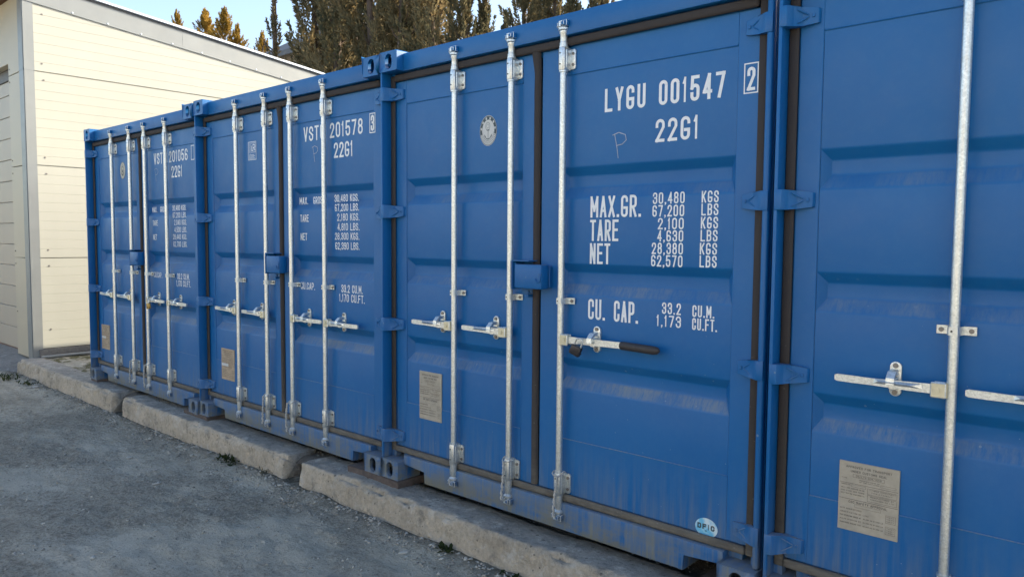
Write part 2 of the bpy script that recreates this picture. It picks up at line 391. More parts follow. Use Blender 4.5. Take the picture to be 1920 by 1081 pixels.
# ------------------------------------------------------------------ lettering (stroke font, flat print)
def arc(cx, cy, r_, a0, a1, n=8):
    return [(cx+r_*math.cos(R(a0+(a1-a0)*i/n)), cy+r_*math.sin(R(a0+(a1-a0)*i/n))) for i in range(n+1)]
def glyph(c, w, h):
    r = min(w/2, h*.24); q = w-r
    top = arc(q, h-r, r, 0, 90, 4) + arc(r, h-r, r, 90, 180, 4)
    bot = arc(r, r, r, 180, 270, 4) + arc(q, r, r, 270, 360, 4)
    def loop(x0, x1, y0, y1):
        rr = min((x1-x0)/2, (y1-y0)/2)
        return arc(x1-rr, y1-rr, rr, 0, 90, 4)+arc(x0+rr, y1-rr, rr, 90, 180, 4)+arc(x0+rr, y0+rr, rr, 180, 270, 4)+arc(x1-rr, y0+rr, rr, 270, 360, 4)+[(x1, y1-rr)]
    rb = [(x, y) for x, y in bot]
    G = {
     '0': [top+bot+[top[0]]], 'O': [top+bot+[top[0]]], 'Q': [top+bot+[top[0]], [(w*.6, h*.25), (w, 0)]],
     'C': [[(w, h*.70)]+top+bot+[(w, h*.30)]],
     'G': [[(w, h*.78)]+top+bot+[(w, h*.42), (w*.5, h*.42)]],
     'U': [[(0, h)]+bot+[(w, h)]], 'J': [[(0, h*.3)]+bot+[(w, h)]],
     'S': [[(w, h*.73)]+top+[(0, h*.66), (w, h*.36)]+arc(q, r, r, 0, -90, 4)+arc(r, r, r, -90, -180, 4)+[(0, h*.27)]],
     '2': [[(0, h*.72)]+top[::-1]+[(w, h*.66), (0, 0), (w, 0)]],
     '3': [[(0, h*.75)]+top[::-1]+[(w, h*.62), (w*.72, h*.53), (w*.4, h*.53)], [(w*.72, h*.53), (w, h*.43)]+rb[::-1]+[(0, h*.25)]],
     '4': [[(w*.74, 0), (w*.74, h), (0, h*.27), (w, h*.27)]],
     '5': [[(w*.95, h), (w*.06, h), (0, h*.52)]+arc(r, h*.62-r, r, 140, 90, 3)+arc(q, h*.62-r, r, 90, 0, 4)+rb[::-1]+[(0, h*.25)]],
     '6': [[(w, h*.80)]+top+bot+arc(q, h*.53-r, r, 0, 90, 4)+arc(r, h*.53-r, r, 90, 180, 4)],
     '7': [[(0, h), (w, h), (w*.35, 0)]],
     '8': [loop(w*.05, w*.95, h*.53, h), loop(0, w, 0, h*.53)],
     '9': [[(0, h*.20)]+bot+top+[(0, h*.47+r)]+arc(r, h*.47+r, r, 180, 270, 4)+arc(q, h*.47+r, r, 270, 360, 4)],
     '1': [[(0, h*.80), (w*.5, h), (w*.5, 0)]],
     'L': [[(0, h), (0, 0), (w, 0)]], 'Y': [[(0, h), (w/2, h*.45), (w/2, 0)], [(w, h), (w/2, h*.45)]],
     'V': [[(0, h), (w/2, 0), (w, h)]], 'T': [[(0, h), (w, h)], [(w/2, h), (w/2, 0)]],
     'M': [[(0, 0), (0, h), (w/2, h*.3), (w, h), (w, 0)]], 'N': [[(0, 0), (0, h), (w, 0), (w, h)]],
     'W': [[(0, h), (w*.25, 0), (w*.5, h*.7), (w*.75, 0), (w, h)]], 'Z': [[(0, h), (w, h), (0, 0), (w, 0)]],
     'A': [[(0, 0), (w/2, h), (w, 0)], [(w*.17, h*.28), (w*.83, h*.28)]],
     'X': [[(0, 0), (w, h)], [(0, h), (w, 0)]],
     'R': [[(0, 0), (0, h)]+top[:5][::-1]+[(w, h*.55+r)]+arc(q, h*.46+r, r, 0, -90, 4)+[(0, h*.46)], [(w*.45, h*.46), (w, 0)]],
     'P': [[(0, 0), (0, h)]+top[:5][::-1]+[(w, h*.55+r)]+arc(q, h*.42+r, r, 0, -90, 4)+[(0, h*.42)]],
     'B': [[(0, 0), (0, h)]+top[:5][::-1]+[(w, h*.66), (w*.7, h*.53), (0, h*.53)], [(w*.7, h*.53), (w, h*.42)]+bot[5:][::-1]+[(0, 0)]],
     'D': [[(0, 0), (0, h)]+top[:5][::-1]+bot[5:][::-1]+[(0, 0)]],
     'E': [[(w, h), (0, h), (0, 0), (w, 0)], [(0, h*.53), (w*.85, h*.53)]],
     'F': [[(w, h), (0, h), (0, 0)], [(0, h*.53), (w*.85, h*.53)]],
     'K': [[(0, 0), (0, h)], [(w, h), (0, h*.38)], [(w*.35, h*.55), (w, 0)]],
     'H': [[(0, 0), (0, h)], [(w, 0), (w, h)], [(0, h*.5), (w, h*.5)]],
     'I': [[(w/2, 0), (w/2, h)]], '-': [[(0, h*.45), (w, h*.45)]], '/': [[(0, 0), (w, h)]],
    }
    return G.get(c, [])
WID = {'1': .52, 'I': .5, '.': .36, ',': .36, ' ': .62, 'M': 1.2, 'W': 1.3, "'": .25}
class Flat:
    """flat print in an x,z plane facing -y"""
    def __init__(s): s.v = []; s.f = []; s.m = []
    def poly(s, pts, y, mi=0):
        b = len(s.v); s.v += [(x, y, z) for x, z in pts]; s.f.append(tuple(range(b, b+len(pts)))); s.m.append(mi)
    def stroke(s, pts, t, y, mi=0):
        P = [Vector((a, b)) for a, b in pts]
        Q = [P[0]]
        for p in P[1:]:
            if (p-Q[-1]).length > 1e-6: Q.append(p)
        P = Q
        if len(P) < 2: return
        closed = (P[0]-P[-1]).length < 1e-6
        # split at sharp corners, mitre the gentle ones; every quad sits a hair in front of the last
        runs = [[P[0]]]
        for i in range(1, len(P)-1):
            runs[-1].append(P[i])
            if (P[i]-P[i-1]).normalized().dot((P[i+1]-P[i]).normalized()) < .62: runs.append([P[i]])
        runs[-1].append(P[-1])
        sharp_end = (P[1]-P[0]).normalized().dot((P[-1]-P[-2]).normalized()) < .62 if closed else True
        for ri, Q in enumerate(runs):
            d0 = (Q[1]-Q[0]).normalized(); d9 = (Q[-1]-Q[-2]).normalized()
            ext0 = ri > 0 or sharp_end; ext9 = ri < len(runs)-1 or sharp_end
            L = []
            for i, p in enumerate(Q):
                da = (p-Q[i-1]).normalized() if i else d0
                db = (Q[i+1]-p).normalized() if i < len(Q)-1 else d9
                n = Vector((-(da+db).y, (da+db).x)).normalized(); k = 1/max(.6, n.dot(Vector((-da.y, da.x))))
                q = p - d0*(t/2) if (i == 0 and ext0) else (p + d9*(t/2) if (i == len(Q)-1 and ext9) else p)
                L.append((q+n*t/2*k, q-n*t/2*k))
            for (a, b), (c, d) in zip(L, L[1:]):
                s.o = (getattr(s, 'o', 0)+1) % 24
                s.poly([a, b, d, c], y-s.o*.000012, mi)
    def text(s, txt, x0, x1, z0, z1, y, mi=0, th=.135, gap=.30):
        H = z1-z0; t = th*H
        W = [WID.get(c, 1.0) for c in txt]
        U = (x1-x0)/(sum(W)+gap*(len(txt)-1)); x = x0
        for c, k in zip(txt, W):
            cw = U*k
            if c in '.,':
                e = t*1.15; s.poly([(x+cw/2-e/2, z0), (x+cw/2+e/2, z0), (x+cw/2+e/2, z0+e), (x+cw/2-e/2, z0+e)], y, mi)
                if c == ',': s.poly([(x+cw/2-e*.1, z0), (x+cw/2+e/2, z0), (x+cw/2-e*.2, z0-e*.8), (x+cw/2-e*.6, z0-e*.8)], y, mi)
            else:
                tt = min(t, cw*.42)
                for k_, pl in enumerate(glyph(c, cw-tt, H-tt)):
                    s.stroke([(x+tt/2+a, z0+tt/2+b) for a, b in pl], tt, y, mi)
            x += cw+U*gap
    def rect(s, x0, x1, z0, z1, t, y, mi=0):
        s.stroke([(x0+t/2, z0+t/2), (x1-t/2, z0+t/2), (x1-t/2, z1-t/2), (x0+t/2, z1-t/2), (x0+t/2, z0+t/2)], t, y, mi)
    def fill(s, x0, x1, z0, z1, y, mi=0): s.poly([(x0, z0), (x1, z0), (x1, z1), (x0, z1)], y, mi)
    def ell(s, cx, cz, rx, rz, y, mi=0, n=32): s.poly([(cx+rx*math.cos(2*math.pi*k/n), cz+rz*math.sin(2*math.pi*k/n)) for k in range(n)], y, mi)
    def ring(s, cx, cz, r_, t, y, mi=0, a0=0, a1=360, n=32):
        s.stroke([(cx+r_*math.cos(R(a0+(a1-a0)*k/n)), cz+r_*math.sin(R(a0+(a1-a0)*k/n))) for k in range(n+1)], t, y, mi)
    def mesh(s, name, mats): return pyd(name, s.v, s.f, mats, mi=s.m)

# ------------------------------------------------------------------ container geometry (local metres, x along the front, y into the container)
CW, CH, CD = 2.438, 2.591, 6.058
YH, YR, YD = .045, .048, .085          # header face, rod axis, door skin
CACHE = {}
def cached(key, fn):
    if key not in CACHE: CACHE[key] = fn()
    return CACHE[key]

def shifted(me, dz):
    me.transform(Matrix.Translation((0, 0, dz))); return me
def plate_hole(bm, org, U, V, N, w_, h_, cx, cy, hw, hh, depth, n=24, outline=None):
    """plate in the U,V plane with a stadium hole and a rim that goes in along N"""
    org, U, V, N = Vector(org), Vector(U), Vector(V), Vector(N)
    inn = []; out = []
    for k in range(n):
        a = 2*math.pi*(k+.5)/n; c, s_ = math.cos(a), math.sin(a)
        r_ = min(hw, hh)
        if hh >= hw: px, py = cx+r_*c, cy+(hh-r_)*(1 if s_ > 0 else -1)+r_*s_
        else: px, py = cx+(hw-r_)*(1 if c > 0 else -1)+r_*c, cy+r_*s_
        inn.append((px, py))
        dx, dy = px-cx, py-cy
        t = min(((w_-cx) if dx > 0 else -cx)/dx if abs(dx) > 1e-9 else 1e9, ((h_-cy) if dy > 0 else -cy)/dy if abs(dy) > 1e-9 else 1e9)
        out.append((cx+dx*t, cy+dy*t))
    # snap nearest ray hits to the corners
    for c in ((0, 0), (w_, 0), (w_, h_), (0, h_)):
        k = min(range(n), key=lambda k: (out[k][0]-c[0])**2+(out[k][1]-c[1])**2); out[k] = c
    vi = [bm.verts.new(org+U*a+V*b) for a, b in inn]; vo = [bm.verts.new(org+U*a+V*b) for a, b in out]
    vd = [bm.verts.new(org+U*a+V*b+N*depth) for a, b in inn]
    for k in range(n):
        j = (k+1) % n
        bm.faces.new((vo[k], vo[j], vi[j], vi[k])); bm.faces.new((vi[k], vi[j], vd[j], vd[k]))
def casting_mesh(top=True, left=True):
    bm = bmesh.new(); W_, D_, H_ = .162, .178, .118
    # front, top or bottom, outer side, inner side
    plate_hole(bm, (0, 0, 0), (1, 0, 0), (0, 0, 1), (0, 1, 0), W_, H_, .083, .058, .031, .045, .024)
    z = H_ if top else 0
    plate_hole(bm, (0, 0, z), (1, 0, 0), (0, 1, 0), (0, 0, -1 if top else 1), W_, D_, .083, .089, .032, .06, .025)
    zb = 0 if top else H_
    bm.faces.new([bm.verts.new(p) for p in ((0, 0, zb), (W_, 0, zb), (W_, D_, zb), (0, D_, zb))])
    bm.faces.new([bm.verts.new(p) for p in ((0, D_, 0), (W_, D_, 0), (W_, D_, H_), (0, D_, H_))])
    xo, xi = (0, W_) if left else (W_, 0)
    plate_hole(bm, (xo, 0, 0), (0, 1, 0), (0, 0, 1), (1 if left else -1, 0, 0), D_, H_, .089, .058, .04, .026, .022)
    bm.faces.new([bm.verts.new(p) for p in ((xi, 0, 0), (xi, D_, 0), (xi, D_, H_), (xi, 0, H_))])
    bmesh.ops.remove_doubles(bm, verts=bm.verts, dist=.0002)
    # round the outer long edges and the front edges a little
    es = []
    for e in bm.edges:
        if len(e.link_faces) != 2: continue
        a, b = e.verts[0].co, e.verts[1].co
        on = lambda p: (abs(p.x) < 1e-4 or abs(p.x-W_) < 1e-4) + (abs(p.y) < 1e-4) + (abs(p.z) < 1e-4 or abs(p.z-H_) < 1e-4)
        sx = abs(a.x-b.x) < 1e-4 and (abs(a.x) < 1e-4 or abs(a.x-W_) < 1e-4)
        sy = abs(a.y-b.y) < 1e-4 and abs(a.y) < 1e-4
        sz = abs(a.z-b.z) < 1e-4 and (abs(a.z) < 1e-4 or abs(a.z-H_) < 1e-4)
        if sx+sy+sz >= 2: es.append(e)
    bmesh.ops.bevel(bm, geom=es, offset=.009, segments=3, profile=.5, affect='EDGES')
    return finish(bm, 'corner_casting', M_PAINT, 40)

def corrugated(length, height, pitch_=.278, depth=.036):
    """corrugated sheet: along +x, up +z, relief along y"""
    prof = []; x = 0
    while x < length:
        for dx, y in ((0, 0), (.072, 0), (.14, depth), (.21, depth)): 
            if x+dx < length: prof.append((x+dx, y))
        x += pitch_
    prof.append((length, 0))
    v = []; f = []
    for x, y in prof: v += [(x, y, 0), (x, y, height)]
    for k in range(len(prof)-1): f.append((2*k, 2*k+2, 2*k+3, 2*k+1))
    return v, f

ZCH = [1.835, 1.360, .885]
def door_mesh(x0, x1, s0, s1, key):
    """x0..x1 whole leaf; s0..s1 corrugated skin"""
    bm = bmesh.new()
    Z0, Z1 = .192, 2.423
    def b(*a, **k): box(bm, *a, **k)
    b(x0, s0, YD, YD+.05, Z0, Z1, bev=.003); b(s1, x1, YD, YD+.05, Z0, Z1, bev=.003)
    b(s0, s1, YD+.0015, YD+.04, 2.290, Z1-.001); b(s0, s1, YD+.0015, YD+.04, Z0+.001, .470)
    # the skin between z .474 and 2.286 with three pressed channels
    x0_, x1_ = s0+.001, s1-.001; yf = YD+.005; yr = YD+.042
    def quad(p): return bm.faces.new([bm.verts.new(q) for q in p])
    zt = 2.288
    PR = [(-.16, 0.), (-.02, .035), (.14, .15), (.86, .85), (1.02, .965), (1.16, 1.)]
    for zc in ZCH:
        zb = zc-.152
        def ring(t, d):
            xa_, xb_ = max(x0_, x0_+.030*t), min(x1_, x1_-.030*t); y_ = yf+(yr-yf)*d
            return [bm.verts.new(p) for p in ((xa_, y_, zc-.040*t), (xb_, y_, zc-.040*t), (xb_, y_, zb+.052*t), (xa_, y_, zb+.052*t))]
        rs = [ring(t, d) for t, d in PR]
        T, Bt = rs[0][0].co.z, rs[0][2].co.z
        quad([(x0_, yf, zt), (x1_, yf, zt), (x1_, yf, T), (x0_, yf, T)])
        for p, q in zip(rs, rs[1:]):
            for k in range(4): bm.faces.new((p[k], p[(k+1) % 4], q[(k+1) % 4], q[k]))
        bm.faces.new(rs[-1])
        zt = Bt
    quad([(x0_, yf, zt), (x1_, yf, zt), (x1_, yf, .472), (x0_, yf, .472)])
    bmesh.ops.remove_doubles(bm, verts=bm.verts, dist=.0001)
    # weld bead along the two lap seams
    for z in (2.287, .4715):
        tube(bm, [(s0+.002, YD+.003, z), ((s0+s1)/2, YD+.0025, z+.0012), (s1-.002, YD+.003, z)], .0032, 6)
    return finish(bm, key, M_PAINT, 24)

def hinge_mesh(flip):
    bm = bmesh.new(); f_ = .035 if flip else 0
    # profile x,depth of the blade, extruded in z with a taper
    P = [(.004, .000), (.034, .000), (.050, .030), (.074, .058), (.130, .070), (.137, .086), (.06, .086), (.034, .05), (.004, .045)]
    P = [(x, max(y, f_+y*.35) if y < .075 else y) for x, y in P]
    H = {0: .040, 1: .040, 2: .040, 3: .036, 4: .029, 5: .027, 6: .036, 7: .040, 8: .040}
    up_ = [bm.verts.new((x, y, H[i])) for i, (x, y) in enumerate(P)]; dn = [bm.verts.new((x, y, -H[i])) for i, (x, y) in enumerate(P)]
    n = len(P)
    bm.faces.new(up_); bm.faces.new(dn[::-1])
    for k in range(n): bm.faces.new((up_[k], dn[k], dn[(k+1) % n], up_[(k+1) % n]))
    bmesh.ops.bevel(bm, geom=list(bm.edges), offset=.003, segments=2, profile=.5, affect='EDGES')
    # raised chevron and a casting mark
    for s in (1, -1):
        a = Vector((.060, P[2][1]+.010, s*.026)); b_ = Vector((.098, P[3][1]+.0035, s*.003))
        tube(bm, [a, b_], .0032, 6)
    box(bm, .108, .119, .061, .0655, -.007, .007, bev=.001)
    if flip:
        for v in bm.verts: v.co.x = -v.co.x
    return finish(bm, 'hinge', M_PAINT, 35)

def gasket_mesh(xL, c0, c1, xR):
    bm = bmesh.new()
    box(bm, .018, xL+.002, .070, .0805, .157, 2.459, bev=.004)
    box(bm, xR-.001, 2.404, .072, .0805, .157, 2.459, bev=.002)
    box(bm, xL+.004, xR-.004, .060, .083, 2.4215, 2.4625, bev=.012, seg=3)
    box(bm, xL+.004, xR-.004, .064, .083, .157, .194, bev=.008, seg=2)
    # centre astragal, uneven rubber lip
    n = 60; rings = []
    for k in range(n+1):
        z = .1985+(2.424-.1985)*k/n; j = .0007*math.sin(k*1.7)+.0006*math.sin(k*.43+1); fl = max(0, (z-2.33)/.09)
        xa, xb = c0+.003-fl*.014+j, c1-.006+j*.5
        pr = [(xa, .086), (xa+.004, .074), (xa+.014, .069+j*.4), (xb-.012, .070), (xb-.003, .076), (xb, .086)]
        rings.append([bm.verts.new((x, y-fl*.006, z)) for x, y in pr])
    for a, b in zip(rings, rings[1:]):
        for i in range(5): bm.faces.new((a[i], a[i+1], b[i+1], b[i]))
    return finish(bm, 'door_gasket', M_GASK, 50)

def post_mesh(left):
    bm = bmesh.new()
    if left: box(bm, .002, .017, .004, .080, .119, CH-.119, bev=.003, seg=2)
    else: box(bm, .003, .031, .040, .080, .119, CH-.119, bev=.011, seg=3)
    box(bm, .003, .051, .081, .12, .119, CH-.119)
    box(bm, .004, .016, .1201, .19, .119, CH-.119)
    if not left:
        for v in bm.verts: v.co.x = CW-v.co.x
    return finish(bm, 'corner_post', M_PAINT, 40)
def header_mesh():
    bm = bmesh.new()
    box(bm, .163, CW-.163, YH, .115, 2.470, 2.573, bev=.005, seg=2)
    box(bm, .1, CW-.1, .093, .115, 2.40, 2.4695)
    return finish(bm, 'door_header', M_PAINT, 40)
def sill_mesh():
    bm = bmesh.new()
    o = [(.163, .119), (.163, .095), (.352, .088), (.352, .016), (CW-.352, .016), (CW-.352, .088), (CW-.163, .095), (CW-.163, .119), (CW-.163, .152), (.163, .152)]
    prism_y(bm, o, YH+.003, YH+.055, bev=.003)
    box(bm, .1, CW-.1, .105, .17, .119, .2)
    # pockets behind the notches
    for a in (.352, CW-.352-.006): box(bm, a, a+.006, .102, .30, .016, .088)
    return finish(bm, 'door_sill', M_PAINT, 40)
def roof_mesh():
    bm = bmesh.new()
    box(bm, .01, CW-.01, .117, CD-.12, 2.545, 2.577, bev=.003)
    for k in range(20):
        y = .35+k*.285
        if y < CD-.4: box(bm, .12, CW-.12, y, y+.09, 2.577, 2.586)
    box(bm, .1, CW-.1, .2, CD-.2, .10, .14)
    return finish(bm, 'roof_panel', M_PAINT, 40)
def side_mesh(left):
    v, f = corrugated(CD-.36, 2.28)
    v = [((.012+y if left else CW-.012-y), .18+x, z+.17) for x, y, z in v]
    bm = bmesh.new(); vs = [bm.verts.new(p) for p in v]
    for q in f: bm.faces.new([vs[i] for i in q])
    x0, x1 = (.003, .06) if left else (CW-.06, CW-.003)
    box(bm, x0, x1, .18, CD-.18, 2.452, 2.54, bev=.003); box(bm, x0, x1, .18, CD-.18, .02, .168, bev=.003)
    return finish(bm, 'side_wall', M_PAINT, 30)
def rear_mesh():
    v, f = corrugated(CW-.32, 2.3)
    v = [(x+.16, CD-.02-y, z+.13) for x, y, z in v]
    bm = bmesh.new(); vs = [bm.verts.new(p) for p in v]
    for q in f: bm.faces.new([vs[i] for i in q])
    box(bm, .163, CW-.163, CD-.08, CD-.01, 2.432, 2.575, bev=.003); box(bm, .163, CW-.163, CD-.08, CD-.01, .02, .128, bev=.003)
    box(bm, .003, .15, CD-.12, CD-.006, .119, CH-.119); box(bm, CW-.15, CW-.003, CD-.12, CD-.006, .119, CH-.119)
    return finish(bm, 'rear_wall', M_PAINT, 30)

# ---- locking gear, built about the rod axis x=0
def rod_mesh():
    bm = bmesh.new(); lathe(bm, 0, YR, [(.0165, .09), (.0165, 2.50)], 20)
    return finish(bm, 'locking_bar', M_GALV)
def bracket_mesh(z0, z1, top):
    bm = bmesh.new()
    # sleeve with flats, collars, bolted flange on the right
    pr = [(-.0195, .0), (-.0185, -.016), (-.009, -.0235), (.009, -.0235), (.0185, -.016), (.020, .0), (.019, .036), (-.018, .036)]
    def ring(z, s=1): return [bm.verts.new((x*s, YR+y*(s if y < 0 else 1), z)) for x, y in pr]
    zs = [(z0, .9), (z0+.006, 1), (z1-.006, 1), (z1, .9)]
    rs = [ring(z, s) for z, s in zs]
    for a, b in zip(rs, rs[1:]):
        for k in range(8): bm.faces.new((a[k], a[(k+1) % 8], b[(k+1) % 8], b[k]))
    bm.faces.new(rs[0][::-1]); bm.faces.new(rs[-1])
    for z in (z0-.008, z1+.001): lathe(bm, 0, YR, [(.018, z-.001), (.0225, z), (.0225, z+.007), (.018, z+.008)], 16)
    # neck towards the cam
    if top: lathe(bm, 0, YR, [(.0205, z1+.008), (.0205, z1+.022), (.0175, z1+.026), (.0175, z1+.062), (.021, z1+.068), (.021, z1+.08)], 16)
    else: lathe(bm, 0, YR, [(.018, z0-.07), (.021, z0-.05), (.021, z0-.008)], 16)
    o = []
    for cx, cz, a0 in ((.056, z1-.020, 0), (.03, z1-.008, 90)): pass
    fl = [(.016, z0+.006), (.043, z0+.006), (.050, z0+.013), (.050, z1-.013), (.043, z1-.006), (.016, z1-.006)]
    prism_y(bm, fl, YD-.008, YD, bev=.0015)
    box(bm, .012, .023, YR-.006, YD-.004, z0+.010, z1-.010, bev=.002)
    for z in (z0+.028, z1-.028):
        disc_y(bm, .037, YD-.008, z, .0075, .006, 8, 1)
        disc_y(bm, -.004, YR-.0225, z, .0040, .0022, 8, 2)
    return finish(bm, 'bar_bracket', [M_GALV, M_BOLT, M_HOLE], 35)
def cam_mesh(top):
    bm = bmesh.new(); s = 1 if top else -1; z = 2.50 if top else .105
    def bx(x0, x1, y0, y1, a, b, mi=0): box(bm, x0, x1, y0, y1, min(z+s*a, z+s*b), max(z+s*a, z+s*b), bev=.002, mi=mi)
    lathe(bm, 0, YR, [(.019, z-s*.012), (.027, z-s*.004), (.027, z+s*.004)] if s > 0 else [(.027, z+s*.004), (.027, z-s*.004), (.019, z-s*.012)], 14)
    bx(-.026, .022, YR-.020, YR+.004, .0041, .010)
    bx(-.016, -.002, YR-.024, YR-.006, .0101, .034); bx(-.014, .016, YR-.026, YR-.013, .030, .037)
    # keeper lugs on the frame (painted)
    bx(-.034, -.024, YH-.016, YH-.001, .012, .032, 1); bx(.006, .036, YH-.024, YH-.001, .008, .038, 1)
    bx(.008, .026, YH-.033, YH-.0245, .012, .030, 1)
    return finish(bm, 'cam', [M_GALV, M_PAINT], 35)
def guide_mesh(both):
    bm = bmesh.new(); z = 1.175; h = .015
    P = [(-.036 if both else -.026, YD-.003), (-.024, YD-.006), (-.021, YR-.004), (-.014, YR-.019), (0, YR-.0225), (.014, YR-.019), (.021, YR-.004), (.024, YD-.006), (.062, YD-.006)]
    if both: P = [(-.062, YD-.006)]+P[1:]
    P = P+[(x*(.85 if abs(x) < .023 else 1), y+.0045) for x, y in P[::-1]]
    a = [bm.verts.new((x, y, z-h)) for x, y in P]; b = [bm.verts.new((x, y, z+h)) for x, y in P]
    bm.faces.new(a[::-1]); bm.faces.new(b)
    for k in range(len(P)): bm.faces.new((a[k], a[(k+1) % len(P)], b[(k+1) % len(P)], b[k]))
    disc_y(bm, .047, YD-.0065, z, .0085, .005, 8, 1)
    if both: disc_y(bm, -.047, YD-.0065, z, .0085, .005, 8, 1)
    disc_y(bm, -.004, YR-.0225, z, .0035, .002, 8, 2)
    return finish(bm, 'bar_guide', [M_GALV, M_BOLT, M_HOLE], 35)
def handle_mesh(side, grip, kx=1.0):
    """side -1: lever to the left, +1: to the right"""
    bm = bmesh.new(); z = .987; s = side; Y0 = YR-.012
    # hub welded to the rod
    def bx(a, b, *r_, **k): box(bm, min(s*a, s*b), max(s*a, s*b), *r_, **k)
    bx(.012, .062, YR-.026, YR-.018, z-.030, z+.026, bev=.004, mi=1)
    bx(.012, .058, YR+.008, YR+.015, z-.028, z+.024, bev=.003, mi=1)
    bx(.010, .022, YR-.018, YR+.008, z-.028, z+.024, mi=1)
    disc_y(bm, s*.040, YR-.026, z, .010, .005, 10, 1)
    # lever
    if grip:
        prof = [(.045, .016, 0), (.19, .016, -.001), (.26, .015, -.004), (.36, .015, -.006)]
    else:
        prof = [(.045, .017, 0), (.12, .016, .003), (.17, .014, .004), (.23, .0125, .004), (.29, .0135, .003), (.338, .013, .001), (.346, .009, .001)]
    rings = []
    if not grip: prof = [(.045+(d-.045)*kx, hh, yo) for d, hh, yo in prof]
    for d, hh, yo in prof:
        yy = Y0-yo*2.2; rings.append([bm.verts.new((s*d, y, zz)) for y, zz in ((yy-.005, z-hh), (yy-.005, z+hh), (yy+.005, z+hh), (yy+.005, z-hh))])
    for a, b in zip(rings, rings[1:]):
        for k in range(4): bm.faces.new((a[k], a[(k+1) % 4], b[(k+1) % 4], b[k]))
    bm.faces.new(rings[0]); bm.faces.new(rings[-1][::-1])
    if grip:
        pts = [(s*.36, Y0+.012, z-.000), (s*.366, Y0+.012, z), (s*.54, Y0+.008, z-.004), (s*.560, Y0+.008, z-.004), (s*.570, Y0+.008, z-.004)]
        tube(bm, pts, [.016, .0195, .0195, .016, .006], 14, 3)
    else:      # pressed stiffening rib
        r0 = [bm.verts.new((s*x, y, zz)) for x, y, zz in ((.085, Y0-.0125, z-.004), (.25, Y0-.0145, z-.004), (.23, Y0-.024, z+.006), (.12, Y0-.022, z+.004), (.09, Y0-.0125, z+.012), (.245, Y0-.0145, z+.012))]
        for q in ((0, 1, 2, 3), (3, 2, 5, 4), (0, 3, 4), (1, 5, 2)): bm.faces.new([r0[i] for i in q])
    return finish(bm, 'handle', [M_GALV, M_CREAMHUB, M_BOLT, M_GRIP], 35)
def catch_mesh(side, d=.165):
    bm = bmesh.new(); z = .998; x = side*d
    def ov(w_, h_): 
        return [(x+w_*math.cos(R(a)), z+(h_-w_)*(1 if math.sin(R(a)) > 0 else -1)+w_*math.sin(R(a))) for a in [15+i*30 for i in range(12)]]
    prism_y(bm, ov(.0205, .064), YD-.006, YD+.004, bev=.001)
    # hook body standing out over the lever
    box(bm, x-.016, x+.012, YR-.02, YD-.006, z-.010, z+.008, bev=.002)
    P = [(YD-.006, z+.036), (YR-.008, z+.032), (YR-.030, z+.010), (YR-.033, z-.014), (YR-.027, z-.016), (YR-.024, z+.004), (YR-.006, z+.018), (YD-.006, z+.018)]
    a = [bm.verts.new((x-.016, y, zz)) for y, zz in P]; b = [bm.verts.new((x+.012, y, zz)) for y, zz in P]
    bm.faces.new(a); bm.faces.new(b[::-1])
    for k in range(len(P)): bm.faces.new((a[k], b[k], b[(k+1) % len(P)], a[(k+1) % len(P)]))
    box(bm, x-.012, x+.014, YR-.008, YD-.006, z-.034, z-.024, bev=.002)
    for zz in (z+.050, z-.050): disc_y(bm, x, YD-.006, zz, .0095, .006, 8, 1)
    return finish(bm, 'handle_catch', [M_GALV, M_BOLT], 35)
def cord_mesh(seed):
    bm = bmesh.new(); r_ = random.Random(seed)
    ph = r_.uniform(0, 1)
    loop = [(.030*math.cos(R(a)), YR-.002+.034*math.sin(R(a)), .302+.010*math.cos(R(a)*2)+.006*math.sin(R(a)*3+ph)) for a in range(-200, 30, 20)]
    tube(bm, loop, .0034, 6)
    for q in range(2):
        pts = []
        for k in range(34):
            t = k/33; a = t*34+q*math.pi
            x = (-.010 if seed % 2 else .012)+(.012*math.sin(t*2.6+seed))
            pts.append((x+.0042*math.cos(a), YR-.0405+.0042*math.sin(a)-.004*math.sin(t*3.1), .300-t*(.20+.01*q)))
        tube(bm, pts, .0040, 6)
    return finish(bm, 'tie_cord', M_CORD, 60)
def lockbox_mesh():
    bm = bmesh.new()
    box(bm, 1.110, 1.290, -.004, .060, 1.228, 1.352, bev=.008, seg=2)
    box(bm, 1.205, 1.292, .0605, YD-.002, 1.236, 1.345, bev=.002)
    box(bm, 1.082, 1.088, .004, YD-.002, 1.220, 1.372, bev=.002); box(bm, 1.0885, 1.200, .004, YD-.002, 1.366, 1.372, bev=.001)
    box(bm, 1.088, 1.10, .02, YD-.002, 1.228, 1.36)
    tube(bm, [(1.278, -.006, 1.300+.0)]+[(1.272+.016*math.cos(R(a)), -.008, 1.285+.022*math.sin(R(a))) for a in range(70, -200, -27)], .0032, 6)
    box(bm, 1.140, 1.168, .04, YD-.002, 1.182, 1.196, bev=.002); disc_y(bm, 1.154, .062, 1.205, .008, .01, 8)
    return finish(bm, 'lock_box', M_PAINT, 35)

